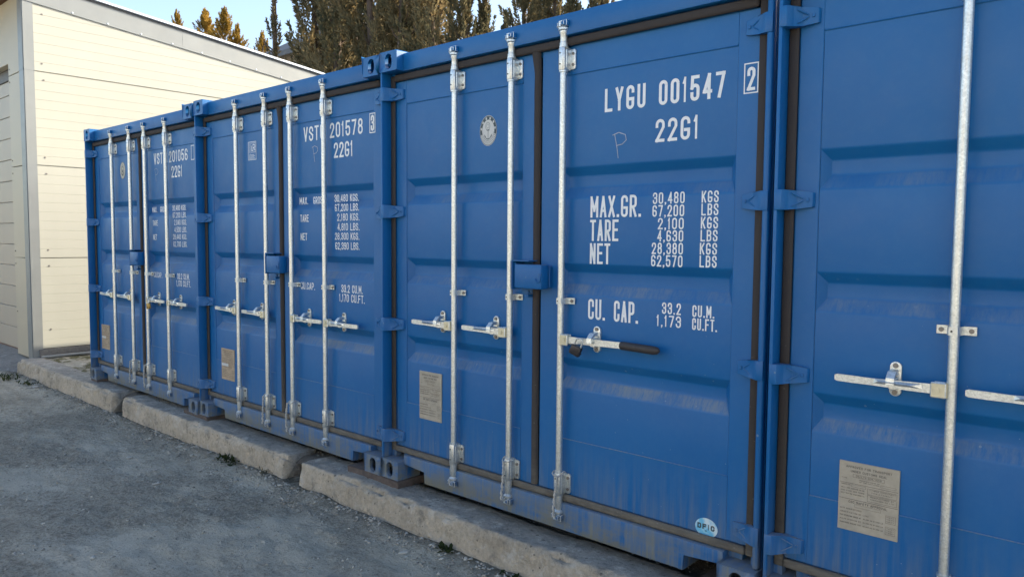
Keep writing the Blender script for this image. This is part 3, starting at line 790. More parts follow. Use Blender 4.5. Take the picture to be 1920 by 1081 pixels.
# ---- prints
YP = YD-.0012     # print on the flush frame
YS = YD+.0035     # print on the recessed skin
def lettering_vst(num):
    f = Flat()
    f.text('VSTU '+num, 1.478, 2.156, 2.153, 2.253, YS, gap=.34)
    f.text('22G1', 1.838, 2.049, 2.018, 2.119, YS)
    for t, a, b, c, d in (('MAX.', 1.419, 1.525, 1.718, 1.768), ('GROSS', 1.590, 1.725, 1.718, 1.768), ('30,480 KGS.', 1.842, 2.110, 1.725, 1.773), ('67,200 LBS.', 1.845, 2.112, 1.663, 1.711), ('TARE', 1.424, 1.530, 1.596, 1.646),
        ('2,180 KGS.' if num == '201578' else '2,040 KGS.', 1.871, 2.116, 1.599, 1.647), ('4,810 LBS.' if num == '201578' else '4,500 LBS.', 1.874, 2.116, 1.535, 1.583), ('NET', 1.427, 1.509, 1.467, 1.517),
        ('28,300 KGS.' if num == '201578' else '28,440 KGS.', 1.843, 2.114, 1.473, 1.520), ('62,390 LBS.' if num == '201578' else '62,700 LBS.', 1.847, 2.115, 1.408, 1.456),
        ('CU.CAP.', 1.423, 1.600, 1.120, 1.170), ('33.2 CU.M.', 1.912, 2.146, 1.122, 1.174), ('1,170 CU.FT.', 1.888, 2.168, 1.060, 1.112)):
        f.text(t, a, b, c, d, YS, th=.125, gap=.24)
    if num == '201578': f.text('3', 2.246, 2.280, 2.160, 2.260, YP)
    f.rect(2.233, 2.292, 2.147, 2.272, .006, YP)
    return f.mesh('lettering', [M_WHITE])
def lettering_lyg():
    f = Flat()
    f.text('LYGU', 1.597, 1.822, 2.083, 2.192, YS, gap=.38); f.text('001547', 1.892, 2.212, 2.083, 2.192, YS, gap=.36)
    f.text('22G1', 1.878, 2.093, 1.920, 2.022, YS, gap=.36)
    f.text('2', 2.311, 2.346, 2.095, 2.190, YP); f.rect(2.297, 2.360, 2.083, 2.207, .005, YP)
    for t, a, b, c, d in (('MAX.GR.', 1.522, 1.809, 1.587, 1.689), ('TARE', 1.521, 1.686, 1.474, 1.576), ('NET', 1.522, 1.641, 1.363, 1.463), ('CU.', 1.516, 1.616, 1.092, 1.192), ('CAP.', 1.668, 1.803, 1.092, 1.192)):
        f.text(t, a, b, c, d, YS, th=.118, gap=.26)
    for t, a, b, c, d in (('30,480', 1.871, 2.033, 1.643, 1.695), ('67,200', 1.870, 2.032, 1.586, 1.638), ('2,100', 1.900, 2.031, 1.529, 1.580), ('4,630', 1.898, 2.030, 1.474, 1.525), ('28,380', 1.870, 2.030, 1.417, 1.469), ('62,570', 1.868, 2.029, 1.361, 1.413),
        ('KGS', 2.115, 2.195, 1.643, 1.694), ('LBS', 2.115, 2.195, 1.588, 1.639), ('KGS', 2.114, 2.195, 1.531, 1.582), ('LBS', 2.114, 2.194, 1.476, 1.526), ('KGS', 2.112, 2.193, 1.419, 1.470), ('LBS', 2.112, 2.193, 1.364, 1.415),
        ('33.2', 1.930, 2.026, 1.148, 1.200), ('1,173', 1.903, 2.028, 1.090, 1.142), ('CU.M.', 2.083, 2.188, 1.145, 1.197), ('CU.FT.', 2.083, 2.202, 1.088, 1.140)):
        f.text(t, a, b, c, d, YS, th=.13, gap=.34)
    return f.mesh('lettering', [M_WHITE])
def chalk_mesh(x, z, s):
    f = Flat(); f.stroke([(x+.028*s, z), (x+.020*s, z+.05*s), (x+.006*s, z+.112*s)], .0035, YS-.0003)
    f.stroke([(x-.004*s, z+.108*s), (x+.03*s, z+.118*s), (x+.066*s, z+.105*s), (x+.072*s, z+.080*s), (x+.05*s, z+.062*s), (x+.018*s, z+.058*s)], .0035, YS-.0006)
    return f.mesh('chalk_letter', [M_CHALK])
def seal_mesh(x, z, pale):
    f = Flat(); y = YS
    f.ell(x, z, .082, .082, y, 0); f.ring(x, z, .078, .003, y-.0003, 1)
    if pale:
        f.ring(x, z, .052, .003, y-.0003, 1); f.ring(x, z+.012, .026, .007, y-.0006, 1); f.ring(x, z-.018, .022, .006, y-.0009, 1)
    else:
        f.ring(x, z, .067, .017, y-.0003, 1, -10, 190, 32)
        for a in range(10, 180, 32): f.ell(x+.067*math.cos(R(a)), z+.067*math.sin(R(a)), .0075, .0075, y-.0006, 0, 8)
        for a in range(200, 342, 9): f.stroke([(x+.060*math.cos(R(a)), z+.060*math.sin(R(a))), (x+.072*math.cos(R(a+3)), z+.072*math.sin(R(a+3)))], .0022, y-.0003, 1)
        f.ring(x, z, .054, .002, y-.0004, 1, 190, 350)
    # globe above an anchor
    if not pale:
        f.ring(x-.004, z+.024, .021, .0025, y-.0005, 1); f.ring(x-.004, z+.024, .011, .0018, y-.0006, 1)
    f.stroke([(x, z+.004), (x, z-.044)], .0036, y-.0010, 1); f.stroke([(x-.012, z+.002), (x+.012, z+.002)], .0036, y-.0011, 1)
    f.ring(x, z-.014, .032, .0045, y-.0012, 1, 205, 335, 16)
    for s in (-1, 1): f.poly([(x+s*.036, z-.018), (x+s*.024, z-.030), (x+s*.033, z-.036)], y-.0013, 1)
    f.v = [(x+(a-x)*.78, b, c) for a, b, c in f.v]
    return f.mesh('round_seal', [M_STK if not pale else M_STKP, M_DKPR])
M_STKP = simple('aged_sticker', (.50, .48, .40), .6, 0, .1)
def lr_mesh():
    f = Flat(); x0, x1, z0, z1 = .712, .832, 2.073, 2.212; y = YS
    f.fill(x0, x1, z0, z1, y, 2); f.rect(x0, x1, z0, z1, .004, y-.0003, 0)
    f.stroke([(x0+.03, z0+.045), (x0+.03, z1-.008)], .002, y-.0004, 0)
    f.stroke([(x0+.042, z0+.058), (x0+.042, z1-.012), (x1-.012, z1-.012), (x1-.012, z0+.058), (x0+.042, z0+.058)], .0025, y-.0004, 0)
    f.text('L', x0+.050, x0+.076, z0+.068, z1-.030, y-.0005, 0); f.text('R', x0+.070, x0+.104, z0+.068, z1-.020, y-.0006, 0)
    for k in range(4): f.stroke([(x0+.012, z0+.012+k*.009), (x1-.02-.014*(k % 2), z0+.012+k*.009)], .003, y-.0004, 0)
    for k in range(9): f.stroke([(x0+.010, z0+.056+k*.009), (x0+.020, z0+.056+k*.009)], .003, y-.0004, 0)
    return f.mesh('inspection_sticker', [M_WHITE, M_DKPR, M_STKB])
M_STKB = simple('blue_sticker', (.05, .16, .36), .5, 0, .05)
def plate_mesh(x0, x1, z0, z1, tall):
    bm = bmesh.new(); y = YD-.001
    box(bm, x0, x1, y-.0008, y+.006, z0, z1, bev=.0012)
    for cx, cz in ((x0+.008, z0+.008), (x1-.008, z0+.008), (x0+.008, z1-.008), (x1-.008, z1-.008), (x1-.006, (z0+z1)/2+.02)): disc_y(bm, cx, y-.0008, cz, .0032, .0012, 8, 0)
    me = finish(bm, 'pl', [M_PLATE])
    f = Flat(); yy = y-.0013; W_, H_ = x1-x0, z1-z0
    X = lambda u: x0+u*W_
    Z = lambda v: z1-v*H_
    def T(s, u0, u1, v, h, th=.15): f.text(s, X(u0), X(u1), Z(v)-h*H_, Z(v), yy, 1, th=th, gap=.3)
    T('APPROVED FOR TRANSPORT', .12, .88, .055, .032); T('UNDER CUSTOMS SEAL', .20, .80, .115, .032)
    f.rect(X(.24), X(.76), Z(.215), Z(.17), .0008, yy, 1); T('CN/LYG 008/2019', .29, .71, .180, .024)
    T('TYPE', .05, .14, .235, .016); T('MANUFACTURERS NO', .35, .68, .235, .016); T('OF THE CONTAINER', .35, .68, .260, .016)
    f.rect(X(.70), X(.95), Z(.285), Z(.255), .0007, yy, 1)
    f.stroke([(X(.02), Z(.31)), (X(.98), Z(.31))], .0012, yy, 1)
    T("OWNERS NO", .04, .20, .325, .016); f.rect(X(.22), X(.46), Z(.355), Z(.325), .0007, yy, 1)
    for k, s in enumerate(('ONLY LINER SURFACE IN USE', 'IRON STEEL BOX FRAME', 'SELF TESTING CONFORMS TO')): T(s, .04, .44, .375+k*.04, .018)
    f.rect(X(.49), X(.97), Z(.42), Z(.335), .0009, yy, 1); T('TIMBER COMPONENT', .52, .95, .345, .018); T('TREATMENT', .55, .90, .38, .018)
    f.rect(X(.49), X(.97), Z(.52), Z(.43), .0009, yy, 1); T('MANUFACTURED BY', .54, .92, .44, .020); T('CONTAINER CO LTD', .54, .92, .475, .018)
    f.stroke([(X(.02), Z(.54)), (X(.98), Z(.54))], .0014, yy, 1)
    T('CSC SAFETY APPROVAL', .18, .82, .56, .034); f.rect(X(.28), X(.72), Z(.645), Z(.605), .0007, yy, 1)
    for k, s in enumerate(('DATE MANUFACTURED', 'IDENTIFICATION NO', 'MAX OPERATING GROSS WT', 'ALLOW STACKING WT', 'TRANSVERSE RACKING TEST')):
        T(s, .04, .40, .675+k*.052, .020)
        if k > 0: T('30,480 KG 67,200 LB' if k > 1 else 'LYGU', .43, .76 if k > 1 else .52, .675+k*.052, .018)
    f.rect(X(.80), X(.96), Z(.77), Z(.66), .0008, yy, 1); f.rect(X(.80), X(.96), Z(.93), Z(.82), .0008, yy, 1)
    for k in range(3):
        T('NEXT', .82, .94, .675+k*.03, .016); T('TEST', .82, .94, .835+k*.03, .016)
    if tall: f.fill(X(.03), X(.55), Z(.56), Z(.47), yy-.0008, 2)
    bm = bmesh.new(); bm.from_mesh(me); n = len(bm.verts)
    vs = [bm.verts.new(p) for p in f.v]
    for q, m_ in zip(f.f, f.m):
        fc = bm.faces.new([vs[i] for i in q]); fc.material_index = m_
    me2 = bpy.data.meshes.new('safety_plate'); bm.to_mesh(me2); bm.free(); bpy.data.meshes.remove(me)
    for m_ in (M_PLATEB if tall else M_PLATE, M_PRINT, M_STK): me2.materials.append(m_)
    return me2
def dfic_mesh():
    f = Flat(); x, z = 2.177, .222; y = YD-.0003
    f.ell(x, z, .054, .043, y, 0); f.text('DFIC', x-.043, x+.040, z-.008, z+.016, y-.0006, 1, th=.26, gap=.3)
    f.poly([(x-.006, z-.016), (x+.004, z-.016), (x-.001, z-.010)], y-.0006, 1)
    return f.mesh('oval_sticker', [M_CYAN, M_DKPR])

def make_container(x, dy, dz, label, kind, gears):
    C = empty('shipping_container', (x, dy, dz)); tag(C, label, 'container', 'blue shipping containers standing in a row')
    P = lambda nm, key, fn, par=C: link(nm, cached(key, fn), par)
    P('roof_panel', 'roof', roof_mesh); P('side_wall', 'sl', lambda: side_mesh(True)); P('side_wall', 'sr', lambda: side_mesh(False)); P('rear_wall', 'rear', rear_mesh)
    P('door_header', 'hd', header_mesh); P('door_sill', 'sill', sill_mesh)
    P('corner_post', 'pl', lambda: post_mesh(True)); P('corner_post', 'pr', lambda: post_mesh(False))
    for top in (True, False):
        for left in (True, False):
            me = cached(('cc', top, left), lambda: shifted(casting_mesh(top, left), CH-.118 if top else 0))
            o = link('corner_casting', me, C, (0 if left else CW-.162, 0, 0))
            me2 = cached(('cc', top, not left), lambda: shifted(casting_mesh(top, not left), CH-.118 if top else 0))
            o = link('corner_casting', me2, C, (.162 if left else CW, CD, 0)); o.rotation_euler = (0, 0, math.pi)
    xa, c0, c1, xb = .055, 1.163, 1.213, 2.366
    dl = P('door', 'dl', lambda: door_mesh(xa, c0, .148, 1.083, 'door_leaf'))
    dr = P('door', 'dr', lambda: door_mesh(c1, xb, 1.330, 2.268, 'door_leaf'))
    P('door_gasket', 'gk', lambda: gasket_mesh(xa, c0, c1, xb))
    for zh in (2.345, 1.642, .952, .258):
        h = link('hinge', cached(('hl', zh), lambda: shifted(hinge_mesh(False), zh)), dl)
        h = link('hinge', cached(('hr', zh), lambda: shifted(hinge_mesh(True), zh)), dr, (CW, 0, 0))
    P('lock_box', 'lb', lockbox_mesh)
    for i, (rx, side, grip, cord) in enumerate(gears):
        rod = link('locking_bar', cached('rod', rod_mesh), C, (rx, 0, 0))
        link('bar_bracket', cached('bt', lambda: bracket_mesh(2.303, 2.412, True)), rod)
        link('bar_bracket', cached('bb', lambda: bracket_mesh(.192, .306, False)), rod)
        link('cam', cached('ct', lambda: cam_mesh(True)), rod); link('cam', cached('cb', lambda: cam_mesh(False)), rod)
        both = kind == 'plain' or (kind == 'vst' and i >= 2)
        link('bar_guide', cached(('g', both), lambda: guide_mesh(both)), rod, (0, 0, -.024 if kind == 'vst' else 0))
        kx = 1.0 if side < 0 and kind != 'plain' else 1.145
        cd_ = .20 if grip else (.190 if kind == 'plain' else (.128 if side < 0 else .170))
        hz_ = {'vst': -.074, 'plain': -.019}.get(kind, 0)
        h = link('handle', cached(('h', side, grip, kx), lambda: handle_mesh(side, grip, kx)), rod, (0, 0, hz_))
        if grip: h['label'] = 'handle with a black rubber grip'
        link('handle_catch', cached(('k', side, cd_), lambda: catch_mesh(side, cd_)), rod, (0, 0, hz_))
        if cord: link('tie_cord', cached(('c', cord), lambda: cord_mesh(cord)), rod)
    return C, dl, dr

G_C = [(.606, -1, False, 0), (1.033, -1, False, 1), (1.377, 1, True, 2)]
G_B = [(.600, -1, False, 0), (1.026, -1, False, 1), (1.368, 1, False, 3), (1.780, 1, False, 0)]
G_A = [(.590, -1, False, 0), (1.030, -1, False, 1), (1.372, 1, False, 3), (1.815, 1, False, 0)]
G_D = [(.640, -1, False, 0), (1.075, -1, False, 1), (1.40, 1, False, 3), (1.80, 1, False, 0)]
XA, XB, XC, XD = -4.898, -2.440, .004, 2.474
cA, al, ar = make_container(XA, -.004, -.018, 'blue container farthest from the camera, beside the cream wall, with a brass padlock', 'vst', G_A)
cB, bl, br = make_container(XB, 0, -.006, 'second blue container from the cream wall, marked VSTU 201578, with a small blue square sticker', 'vst', G_B)
cC, cl, cr_ = make_container(XC, 0, 0, 'blue container marked LYGU 001547 with a black-gripped handle and DFIC sticker', 'lyg', G_C)
cD, d_l, d_r = make_container(XD, 0, 0, 'nearest blue container, cut off by the right edge, with no lettering on its left door', 'plain', G_D)
link('lettering', lettering_vst('201056'), ar); link('lettering', lettering_vst('201578'), br); link('lettering', lettering_lyg(), cr_)
link('chalk_letter', chalk_mesh(1.650, 1.864, 1.0), cr_); link('chalk_letter', chalk_mesh(1.585, 2.010, .9), br); link('chalk_letter', chalk_mesh(1.49, 2.00, 1.0), ar)
link('round_seal', seal_mesh(.829, 2.066, False), cl); link('round_seal', seal_mesh(.755, 2.140, True), al); link('inspection_sticker', lr_mesh(), bl)
link('safety_plate', plate_mesh(.240, .452, .322, .578, True), bl)
link('safety_plate', plate_mesh(.110, .322, .322, .578, True), al)
link('safety_plate', plate_mesh(.268, .464, .396, .686, False), cl)
link('safety_plate', plate_mesh(.262, .478, .372, .640, False), d_l)
link('oval_sticker', dfic_mesh(), cr_)

# padlocks
def padlock(name, loc, rot, m, label, s=1.0):
    E_ = empty(name, loc); E_.rotation_euler = rot; E_.scale = (s, s, s); tag(E_, label, 'padlock')
    bm = bmesh.new(); box(bm, -.024, .024, -.012, .012, -.042, 0, bev=.004, seg=2); box(bm, -.026, .026, -.013, .013, -.030, -.026, bev=.001)
    link('lock_body', finish(bm, 'lock_body', m, 35), E_)
    bm = bmesh.new(); tube(bm, [(-.016, 0, -.002), (-.016, 0, .016)]+[(.016*math.cos(R(a)), 0, .018+.016*math.sin(R(a))) for a in range(180, -1, -20)]+[(.016, 0, -.002)], .004, 8)
    link('shackle', finish(bm, 'shackle', M_GALV, 60), E_)
padlock('padlock', (1.520, .006, .967), (R(4), R(24), R(12)), M_LOCK, 'dark padlock hanging from the black-gripped handle of the LYGU container', 1.15)
padlock('padlock', (XA+1.372+.115, -.004+.004, .868), (R(4), R(-6), R(-12)), M_BRASS, 'small brass padlock hanging on the farthest container door', 1.25)

# ------------------------------------------------------------------ ground
def terrain(x, y):
    z = -.222 + .012*vn(x, y, 0, 1.7) + .006*vn(x, y, 3, .45)
    # wheel tracks running along the row
    for yc, wd in ((-1.15, .16), (-1.75, .18), (-2.55, .2)):
        z = z - .010*np.exp(-((y-yc-.12*np.sin(x*.5))/wd)**2)
    rough = np.clip(vn(x, y, 7, .8)*1.1+.55, .15, 1)
    z = z + rough*(.010*vn(x, y, 1, .14) + .008*vn(x, y, 2, .065) + .006*np.abs(vn(x, y, 5, .036)))
    # loose ridge against the beams
    z = z + .022*np.exp(-((y+.19)/.085)**2)*(.6+.6*vn(x, y, 9, .22))
    # terrace on the hillside behind, to the left
    h = np.clip((y-14)/7, 0, 1); h = h*h*(3-2*h)
    k = np.clip((-20-x)/20, 0, 1); k = k*k*(3-2*k)
    z = z + h*k*(10.6 + .5*vn(x, y, 4, 14))
    return z
xs = np.concatenate([np.linspace(-600, -60, 18), np.linspace(-50, -12, 30), np.linspace(-11.5, -9.2, 24), np.arange(-9, 4.2, .022), np.linspace(4.4, 12, 30), np.linspace(14, 600, 30)])
ys = np.concatenate([np.linspace(-600, -30, 18), np.linspace(-25, -4, 22), np.arange(-3.6, .12, .020), np.linspace(.2, 13.5, 28), np.linspace(14, 60, 40), np.linspace(70, 800, 20)])
X, Y = np.meshgrid(xs, ys, indexing='ij'); Zg = terrain(X, Y)
nx, ny = X.shape
idx = np.arange(nx*ny).reshape(nx, ny)
F = np.stack([idx[:-1, :-1], idx[1:, :-1], idx[1:, 1:], idx[:-1, 1:]], -1).reshape(-1, 4)
g = link('ground', pyd('ground', np.stack([X, Y, Zg], -1).reshape(-1, 3), F, [M_GROUND, M_GRASS], True, mi=(Y[:-1, :-1].reshape(-1) > 14).astype(int)))
tag(g, kind='structure')

# raised bed the containers stand on (behind the beams)
bx_ = np.linspace(-7.0, 5.2, 420); by_ = np.concatenate([np.linspace(-.02, .5, 26), np.linspace(.55, 7, 20)])
X, Y = np.meshgrid(bx_, by_, indexing='ij')
Zb = -.062 + .010*vn(X, Y, 0, .35) + .009*vn(X, Y, 1, .09) + .005*vn(X, Y, 2, .04) - .03*np.clip((.0-Y)/.05+.6, 0, 1)
nx, ny = X.shape; idx = np.arange(nx*ny).reshape(nx, ny)
F = np.stack([idx[:-1, :-1], idx[1:, :-1], idx[1:, 1:], idx[:-1, 1:]], -1).reshape(-1, 4)
mi = ((X[:-1, :-1].reshape(-1)) < -4.95).astype(int)
tag(link('gravel_bed', pyd('gravel_bed', np.stack([X, Y, Zb], -1).reshape(-1, 3), F, [M_BED, M_MOSS], True, mi)), kind='structure')

# concrete ramp in front of the garage door
ax = np.linspace(-30, -7.06, 60); ay = np.linspace(0, 1, 10)
v = []; 
for x in ax:
    for t in ay:
        y0 = -.42 if x < -7.4 else -.42+(x+7.4)*1.1
        v.append((x, y0+(.32-y0)*t, -.216+.160*min(1, t*1.25)+.004*math.sin(x*9+t*7)))
n_ = len(ay); F = np.array([(i*n_+j, (i+1)*n_+j, (i+1)*n_+j+1, i*n_+j+1) for i in range(len(ax)-1) for j in range(n_-1)])
tag(link('concrete_ramp', pyd('ramp', v, F, M_APRON, True)), kind='structure')

# ------------------------------------------------------------------ weathered concrete beams
def beam(x0, x1, label, seed, z1=-.042, zb=-.27, yf=-.112, yb=.15, chamf=.009):
    L = x1-x0; n = max(8, int(L/.018)); zt = z1
    per = []
    def seg(a, b, k):
        for i in range(k): per.append((a[0]+(b[0]-a[0])*i/k, a[1]+(b[1]-a[1])*i/k))
    A = (yf-.022, zb); B = (yf, zt-chamf); Cc = (yf+chamf, zt); D = (yb, zt-.004); E_ = (yb+.01, zb)
    seg(A, B, 14); seg(B, Cc, 3); seg(Cc, D, 14); seg(D, E_, 5); seg(E_, A, 3)
    per = np.array(per); m = len(per); cy, cz = per.mean(0)
    xs_ = np.concatenate([[x0, x0+.004, x0+.012], np.linspace(x0+.03, x1-.03, n), [x1-.012, x1-.004, x1]])
    sc = np.concatenate([[.0, .965, .992], np.ones(n), [.992, .965, .0]])
    # keep the end faces: ring 0 is the shrunken cap centre
    V = []
    for x, s in zip(xs_, sc):
        y = cy+(per[:, 0]-cy)*s; z = cz+(per[:, 1]-cz)*s; xx = np.full(m, x)
        V.append(np.stack([xx, y, z], -1))
    V = np.array(V); X_, Y_, Z_ = V[..., 0], V[..., 1], V[..., 2]
    o = seed*13.1
    d = .010*vn(X_+o, Y_, Z_, .45)+.004*vn(X_+o, Y_, Z_, .11)+.0035*vn(X_+o, Y_, Z_, .05)+.0055*vn(X_, Y_+o, Z_, .030)
    # chips bitten out of the front arris
    edge = np.exp(-(((Y_-yf)/.022)**2+((Z_-zt)/.022)**2))
    chip = np.clip(vn(X_+o, 0, 5, .13)-.05, 0, 1)*.055+np.clip(vn(X_+o, 0, 8, .045)-.0, 0, 1)*.030
    d = d-.010*np.clip(vn(X_+o, Y_, Z_+3, .038)-.45, 0, 1)*2
    ny_ = (Y_-cy)/.13; nz_ = (Z_-cz)/.11; ln = np.sqrt(ny_**2+nz_**2)+1e-6
    V[..., 1] += ny_/ln*(d-edge*chip); V[..., 2] += nz_/ln*(d*.7-edge*chip)
    V[..., 0] += .012*vn(Y_*1+o, Z_, X_*0, .07)*((X_ < x0+.05) | (X_ > x1-.05))
    k = len(xs_); idx = np.arange(k*m).reshape(k, m); nx_ = np.roll(idx, -1, 1)
    F = np.stack([idx[:-1], idx[1:], nx_[1:], nx_[:-1]], -1).reshape(-1, 4)
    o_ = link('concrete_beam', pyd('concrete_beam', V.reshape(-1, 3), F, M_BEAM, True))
    return tag(o_, label, 'concrete beam', 'old concrete beams laid end to end as a kerb')
beam(-7.02, -4.02, 'leftmost concrete beam, running from the building corner to a broken joint', 1, chamf=.016)
beam(-3.76, -.93, 'middle concrete beam, its squared end showing below the second container', 2)
beam(-.74, 3.6, 'nearest and longest concrete beam with a chipped front edge', 3)

# timber blocks under the corner castings
def block(x0, x1, y0, y1, z0, z1, label):
    bm = bmesh.new(); box(bm, x0, x1, y0, y1, z0, z1, bev=.004, seg=1)
    bmesh.ops.subdivide_edges(bm, edges=list(bm.edges), cuts=2, use_grid_fill=True)
    for v in bm.verts: v.co += Vector((random.uniform(-.003, .003), random.uniform(-.003, .003), random.uniform(-.001, .001)))
    tag(link('timber_block', finish(bm, 'timber_block', M_TIMBER)), label, 'timber block', 'timber blocks under the containers')
block(-4.895, -4.735, .0, .34, -.066, -.014, 'timber block under the left corner of the farthest container')
block(-2.72, -2.295, -.004, .34, -.060, -.009, 'timber block under the joint between the two farthest containers')
block(-.34, .175, -.006, .34, -.056, -.004, 'timber block under the joint left of the LYGU container')
block(2.16, 2.66, -.006, .34, -.056, -.004, 'timber block under the corner of the nearest container')

# ------------------------------------------------------------------ garage building on the left
WX = -7.0; FY = .06; BACK = 13.0
B_ = empty('garage_building', (WX, FY, -.06)); tag(B_, 'cream panelled garage building with a grey roof flashing, left of the containers', 'building')
def top_z(y): return 4.33 - .112*(y-FY)       # underside line of the flashing
def W(name, bm, m, sm=35): return link(name, finish(bm, name, m, sm), B_).__class__ and None
def part(name, bm, m, sm=35, par=None):
    me = finish(bm, name, m, sm)
    o = link(name, me, B_ if par is None else par)
    if par is None: o.matrix_parent_inverse = Matrix.Translation(-B_.location)
    return o
joints = [-.06+.115, 1.200, 2.350, 3.500, 4.65]
joints[0] = .058
for a, b in zip(joints, joints[1:]):
    bm = bmesh.new(); nb = 10
    for k in range(nb):
        z0 = a+(b-a)*k/nb+(.006 if k == 0 else .002); z1 = a+(b-a)*(k+1)/nb-(.006 if k == nb-1 else .003)
        def yend(z): return min(BACK, FY+(top_z(FY)+.05-z)/.112)
        if yend(z0) <= FY+.1: continue
        y0 = FY; e0, e1 = yend(z0), max(FY+.05, yend(z1))
        zz = z1 if yend(z1) > FY+.05 else top_z(FY)+.05
        P_ = [(WX, y0, z0), (WX, e0, z0), (WX, e1, zz), (WX, y0, zz)]
        bm.faces.new([bm.verts.new(p) for p in P_])
        # little groove below this rib
        if k < nb-1:
            gz = a+(b-a)*(k+1)/nb; Q_ = [(z1, 0), (gz, -.003), (gz+.002, 0)]
            for (q0, d0), (q1, d1) in zip(Q_, Q_[1:]):
                e = yend(q1)
                if e > FY+.1: bm.faces.new([bm.verts.new(p) for p in ((WX+d0, y0, q0), (WX+d0, e, q0), (WX+d1, e, q1), (WX+d1, y0, q1))])
        elif yend(b) > FY+.1:
            e = yend(b)
            bm.faces.new([bm.verts.new(p) for p in ((WX, y0, z1), (WX, e, z1), (WX-.018, e, z1+.002), (WX-.018, y0, z1+.002))])
            bm.faces.new([bm.verts.new(p) for p in ((WX-.018, y0, z1+.002), (WX-.018, e, z1+.002), (WX-.018, e, z1+.012), (WX-.018, y0, z1+.012))])
    bmesh.ops.remove_doubles(bm, verts=bm.verts, dist=.0001)
    for f in bm.faces: f.smooth = False
    if len(bm.faces): part('wall_panel', bm, M_PANEL, 0)
    else: bm.free()
# dark core behind the joints
bm = bmesh.new()
P_ = [(FY, -.06), (BACK, -.06), (BACK, top_z(BACK)), (FY, top_z(FY))]
a_ = [bm.verts.new((WX-.019, y, z)) for y, z in P_]; b_ = [bm.verts.new((WX-.1, y, z)) for y, z in P_]
bm.faces.new(a_); bm.faces.new(b_[::-1])
for k in range(4): bm.faces.new((a_[k], b_[k], b_[(k+1) % 4], a_[(k+1) % 4]))
part('wall_core', bm, M_JOINT)
# plinth, base pipe
bm = bmesh.new(); box(bm, WX-.02, WX+.012, FY+.06, BACK, -.16, .055, bev=.004); part('plinth', bm, M_PLINTH)
bm = bmesh.new(); tube(bm, [(WX+.05, FY+.07, -.040), (WX+.05, 2.2, -.036), (WX+.05, 5.0, -.03)], .019, 10); part('base_pipe', bm, M_TRIM)
# corner trim
bm = bmesh.new()
zt_ = 4.62
box(bm, WX-.005, WX+.004, FY-.004, FY+.105, -.065, 3.52); box(bm, WX-.005, WX+.006, FY-.006, FY+.107, 3.50, zt_)
box(bm, WX-.165, WX-.0052, FY-.0132, FY-.0042, -.065, 3.52); box(bm, WX-.167, WX-.0052, FY-.0152, FY-.0062, 3.50, zt_)
part('corner_trim', bm, M_TRIM)
# gable flashing, following the roof slope
def sloped(name, x0, x1, ya, yb, da, db, m):
    bm = bmesh.new()
    a = [(x0, ya, top_z(ya)+da), (x1, ya, top_z(ya)+da), (x1, yb, top_z(yb)+da), (x0, yb, top_z(yb)+da)]
    b = [(x, y, z+db-da) for x, y, z in a]
    va = [bm.verts.new(p) for p in a]; vb = [bm.verts.new(p) for p in b]
    bm.faces.new(va[::-1]); bm.faces.new(vb)
    for k in range(4): bm.faces.new((va[k], va[(k+1) % 4], vb[(k+1) % 4], vb[k]))
    return part(name, bm, m)
for k in range(7):
    sloped('gable_flashing', WX+.010, WX+.016+.0015*(k % 2), FY-.05+k*2.0, FY+2.0+k*2.0-.004, 0, .228, M_TRIM)
sloped('roof_underlay', WX-.06, WX+.004, FY-.7, BACK, .20, .262, M_LINTEL)
sloped('roof_edge', WX+.005, WX+.052, FY-.7, BACK, .263, .292, M_ROOFW)
sloped('roof_deck', WX-16, WX-.061, FY-.7, BACK, .13, .262, M_WOODB)
sloped('roof_sheet', WX-16, WX+.0045, FY-.7, BACK, .264, .284, M_ROOFW)
# front wall with door opening
OX = -7.655; OT = 3.66
fb = [-.06, 1.2, 2.35, 3.5, 4.44]
for a, b in zip(fb, fb[1:]):
    bm = bmesh.new(); box(bm, OX, WX-.16 if a >= -1 else 0, FY, FY+.1, a+.004, min(b, OT if a < 3.4 else b)-.004, bev=.003)
    part('front_panel', bm, M_FRONT)
bm = bmesh.new(); box(bm, -16, OX-.002, FY+.002, FY+.1, OT, 4.44, bev=.003); part('front_panel', bm, M_FRONT)
bm = bmesh.new(); box(bm, -23, -12.2, FY, FY+.1, -.06, OT-.002, bev=.003); part('front_panel', bm, M_FRONT)
bm = bmesh.new(); box(bm, OX-4.6, OX-.001, FY+.10, FY+.30, OT-.14, OT-.001); part('door_lintel', bm, M_LINTEL)
bm = bmesh.new(); box(bm, -23, WX-.2, 6, BACK-.1, -.1, 3.0); part('inner_block', bm, M_JOINT)
gd = bmesh.new(); box(gd, OX-4.55, OX-.002, FY+.152, FY+.170, -.10, OT-.141)
gdo = part('garage_door', gd, M_GDOOR)
for k in range(13):
    z0 = -.045+k*.282; z1 = min(z0+.276, OT-.142)
    if z1-z0 < .05: continue
    bm = bmesh.new(); box(bm, OX-4.54, OX-.006, FY+.120, FY+.151, z0, z1, bev=.004)
    me = finish(bm, 'door_section', M_GDOOR); link('door_section', me, gdo)
bm = bmesh.new(); box(bm, OX-4.54, OX-.006, FY+.115, FY+.151, -.10, -.047, bev=.003); link('bottom_seal', finish(bm, 'bottom_seal', M_WOODB), gdo)
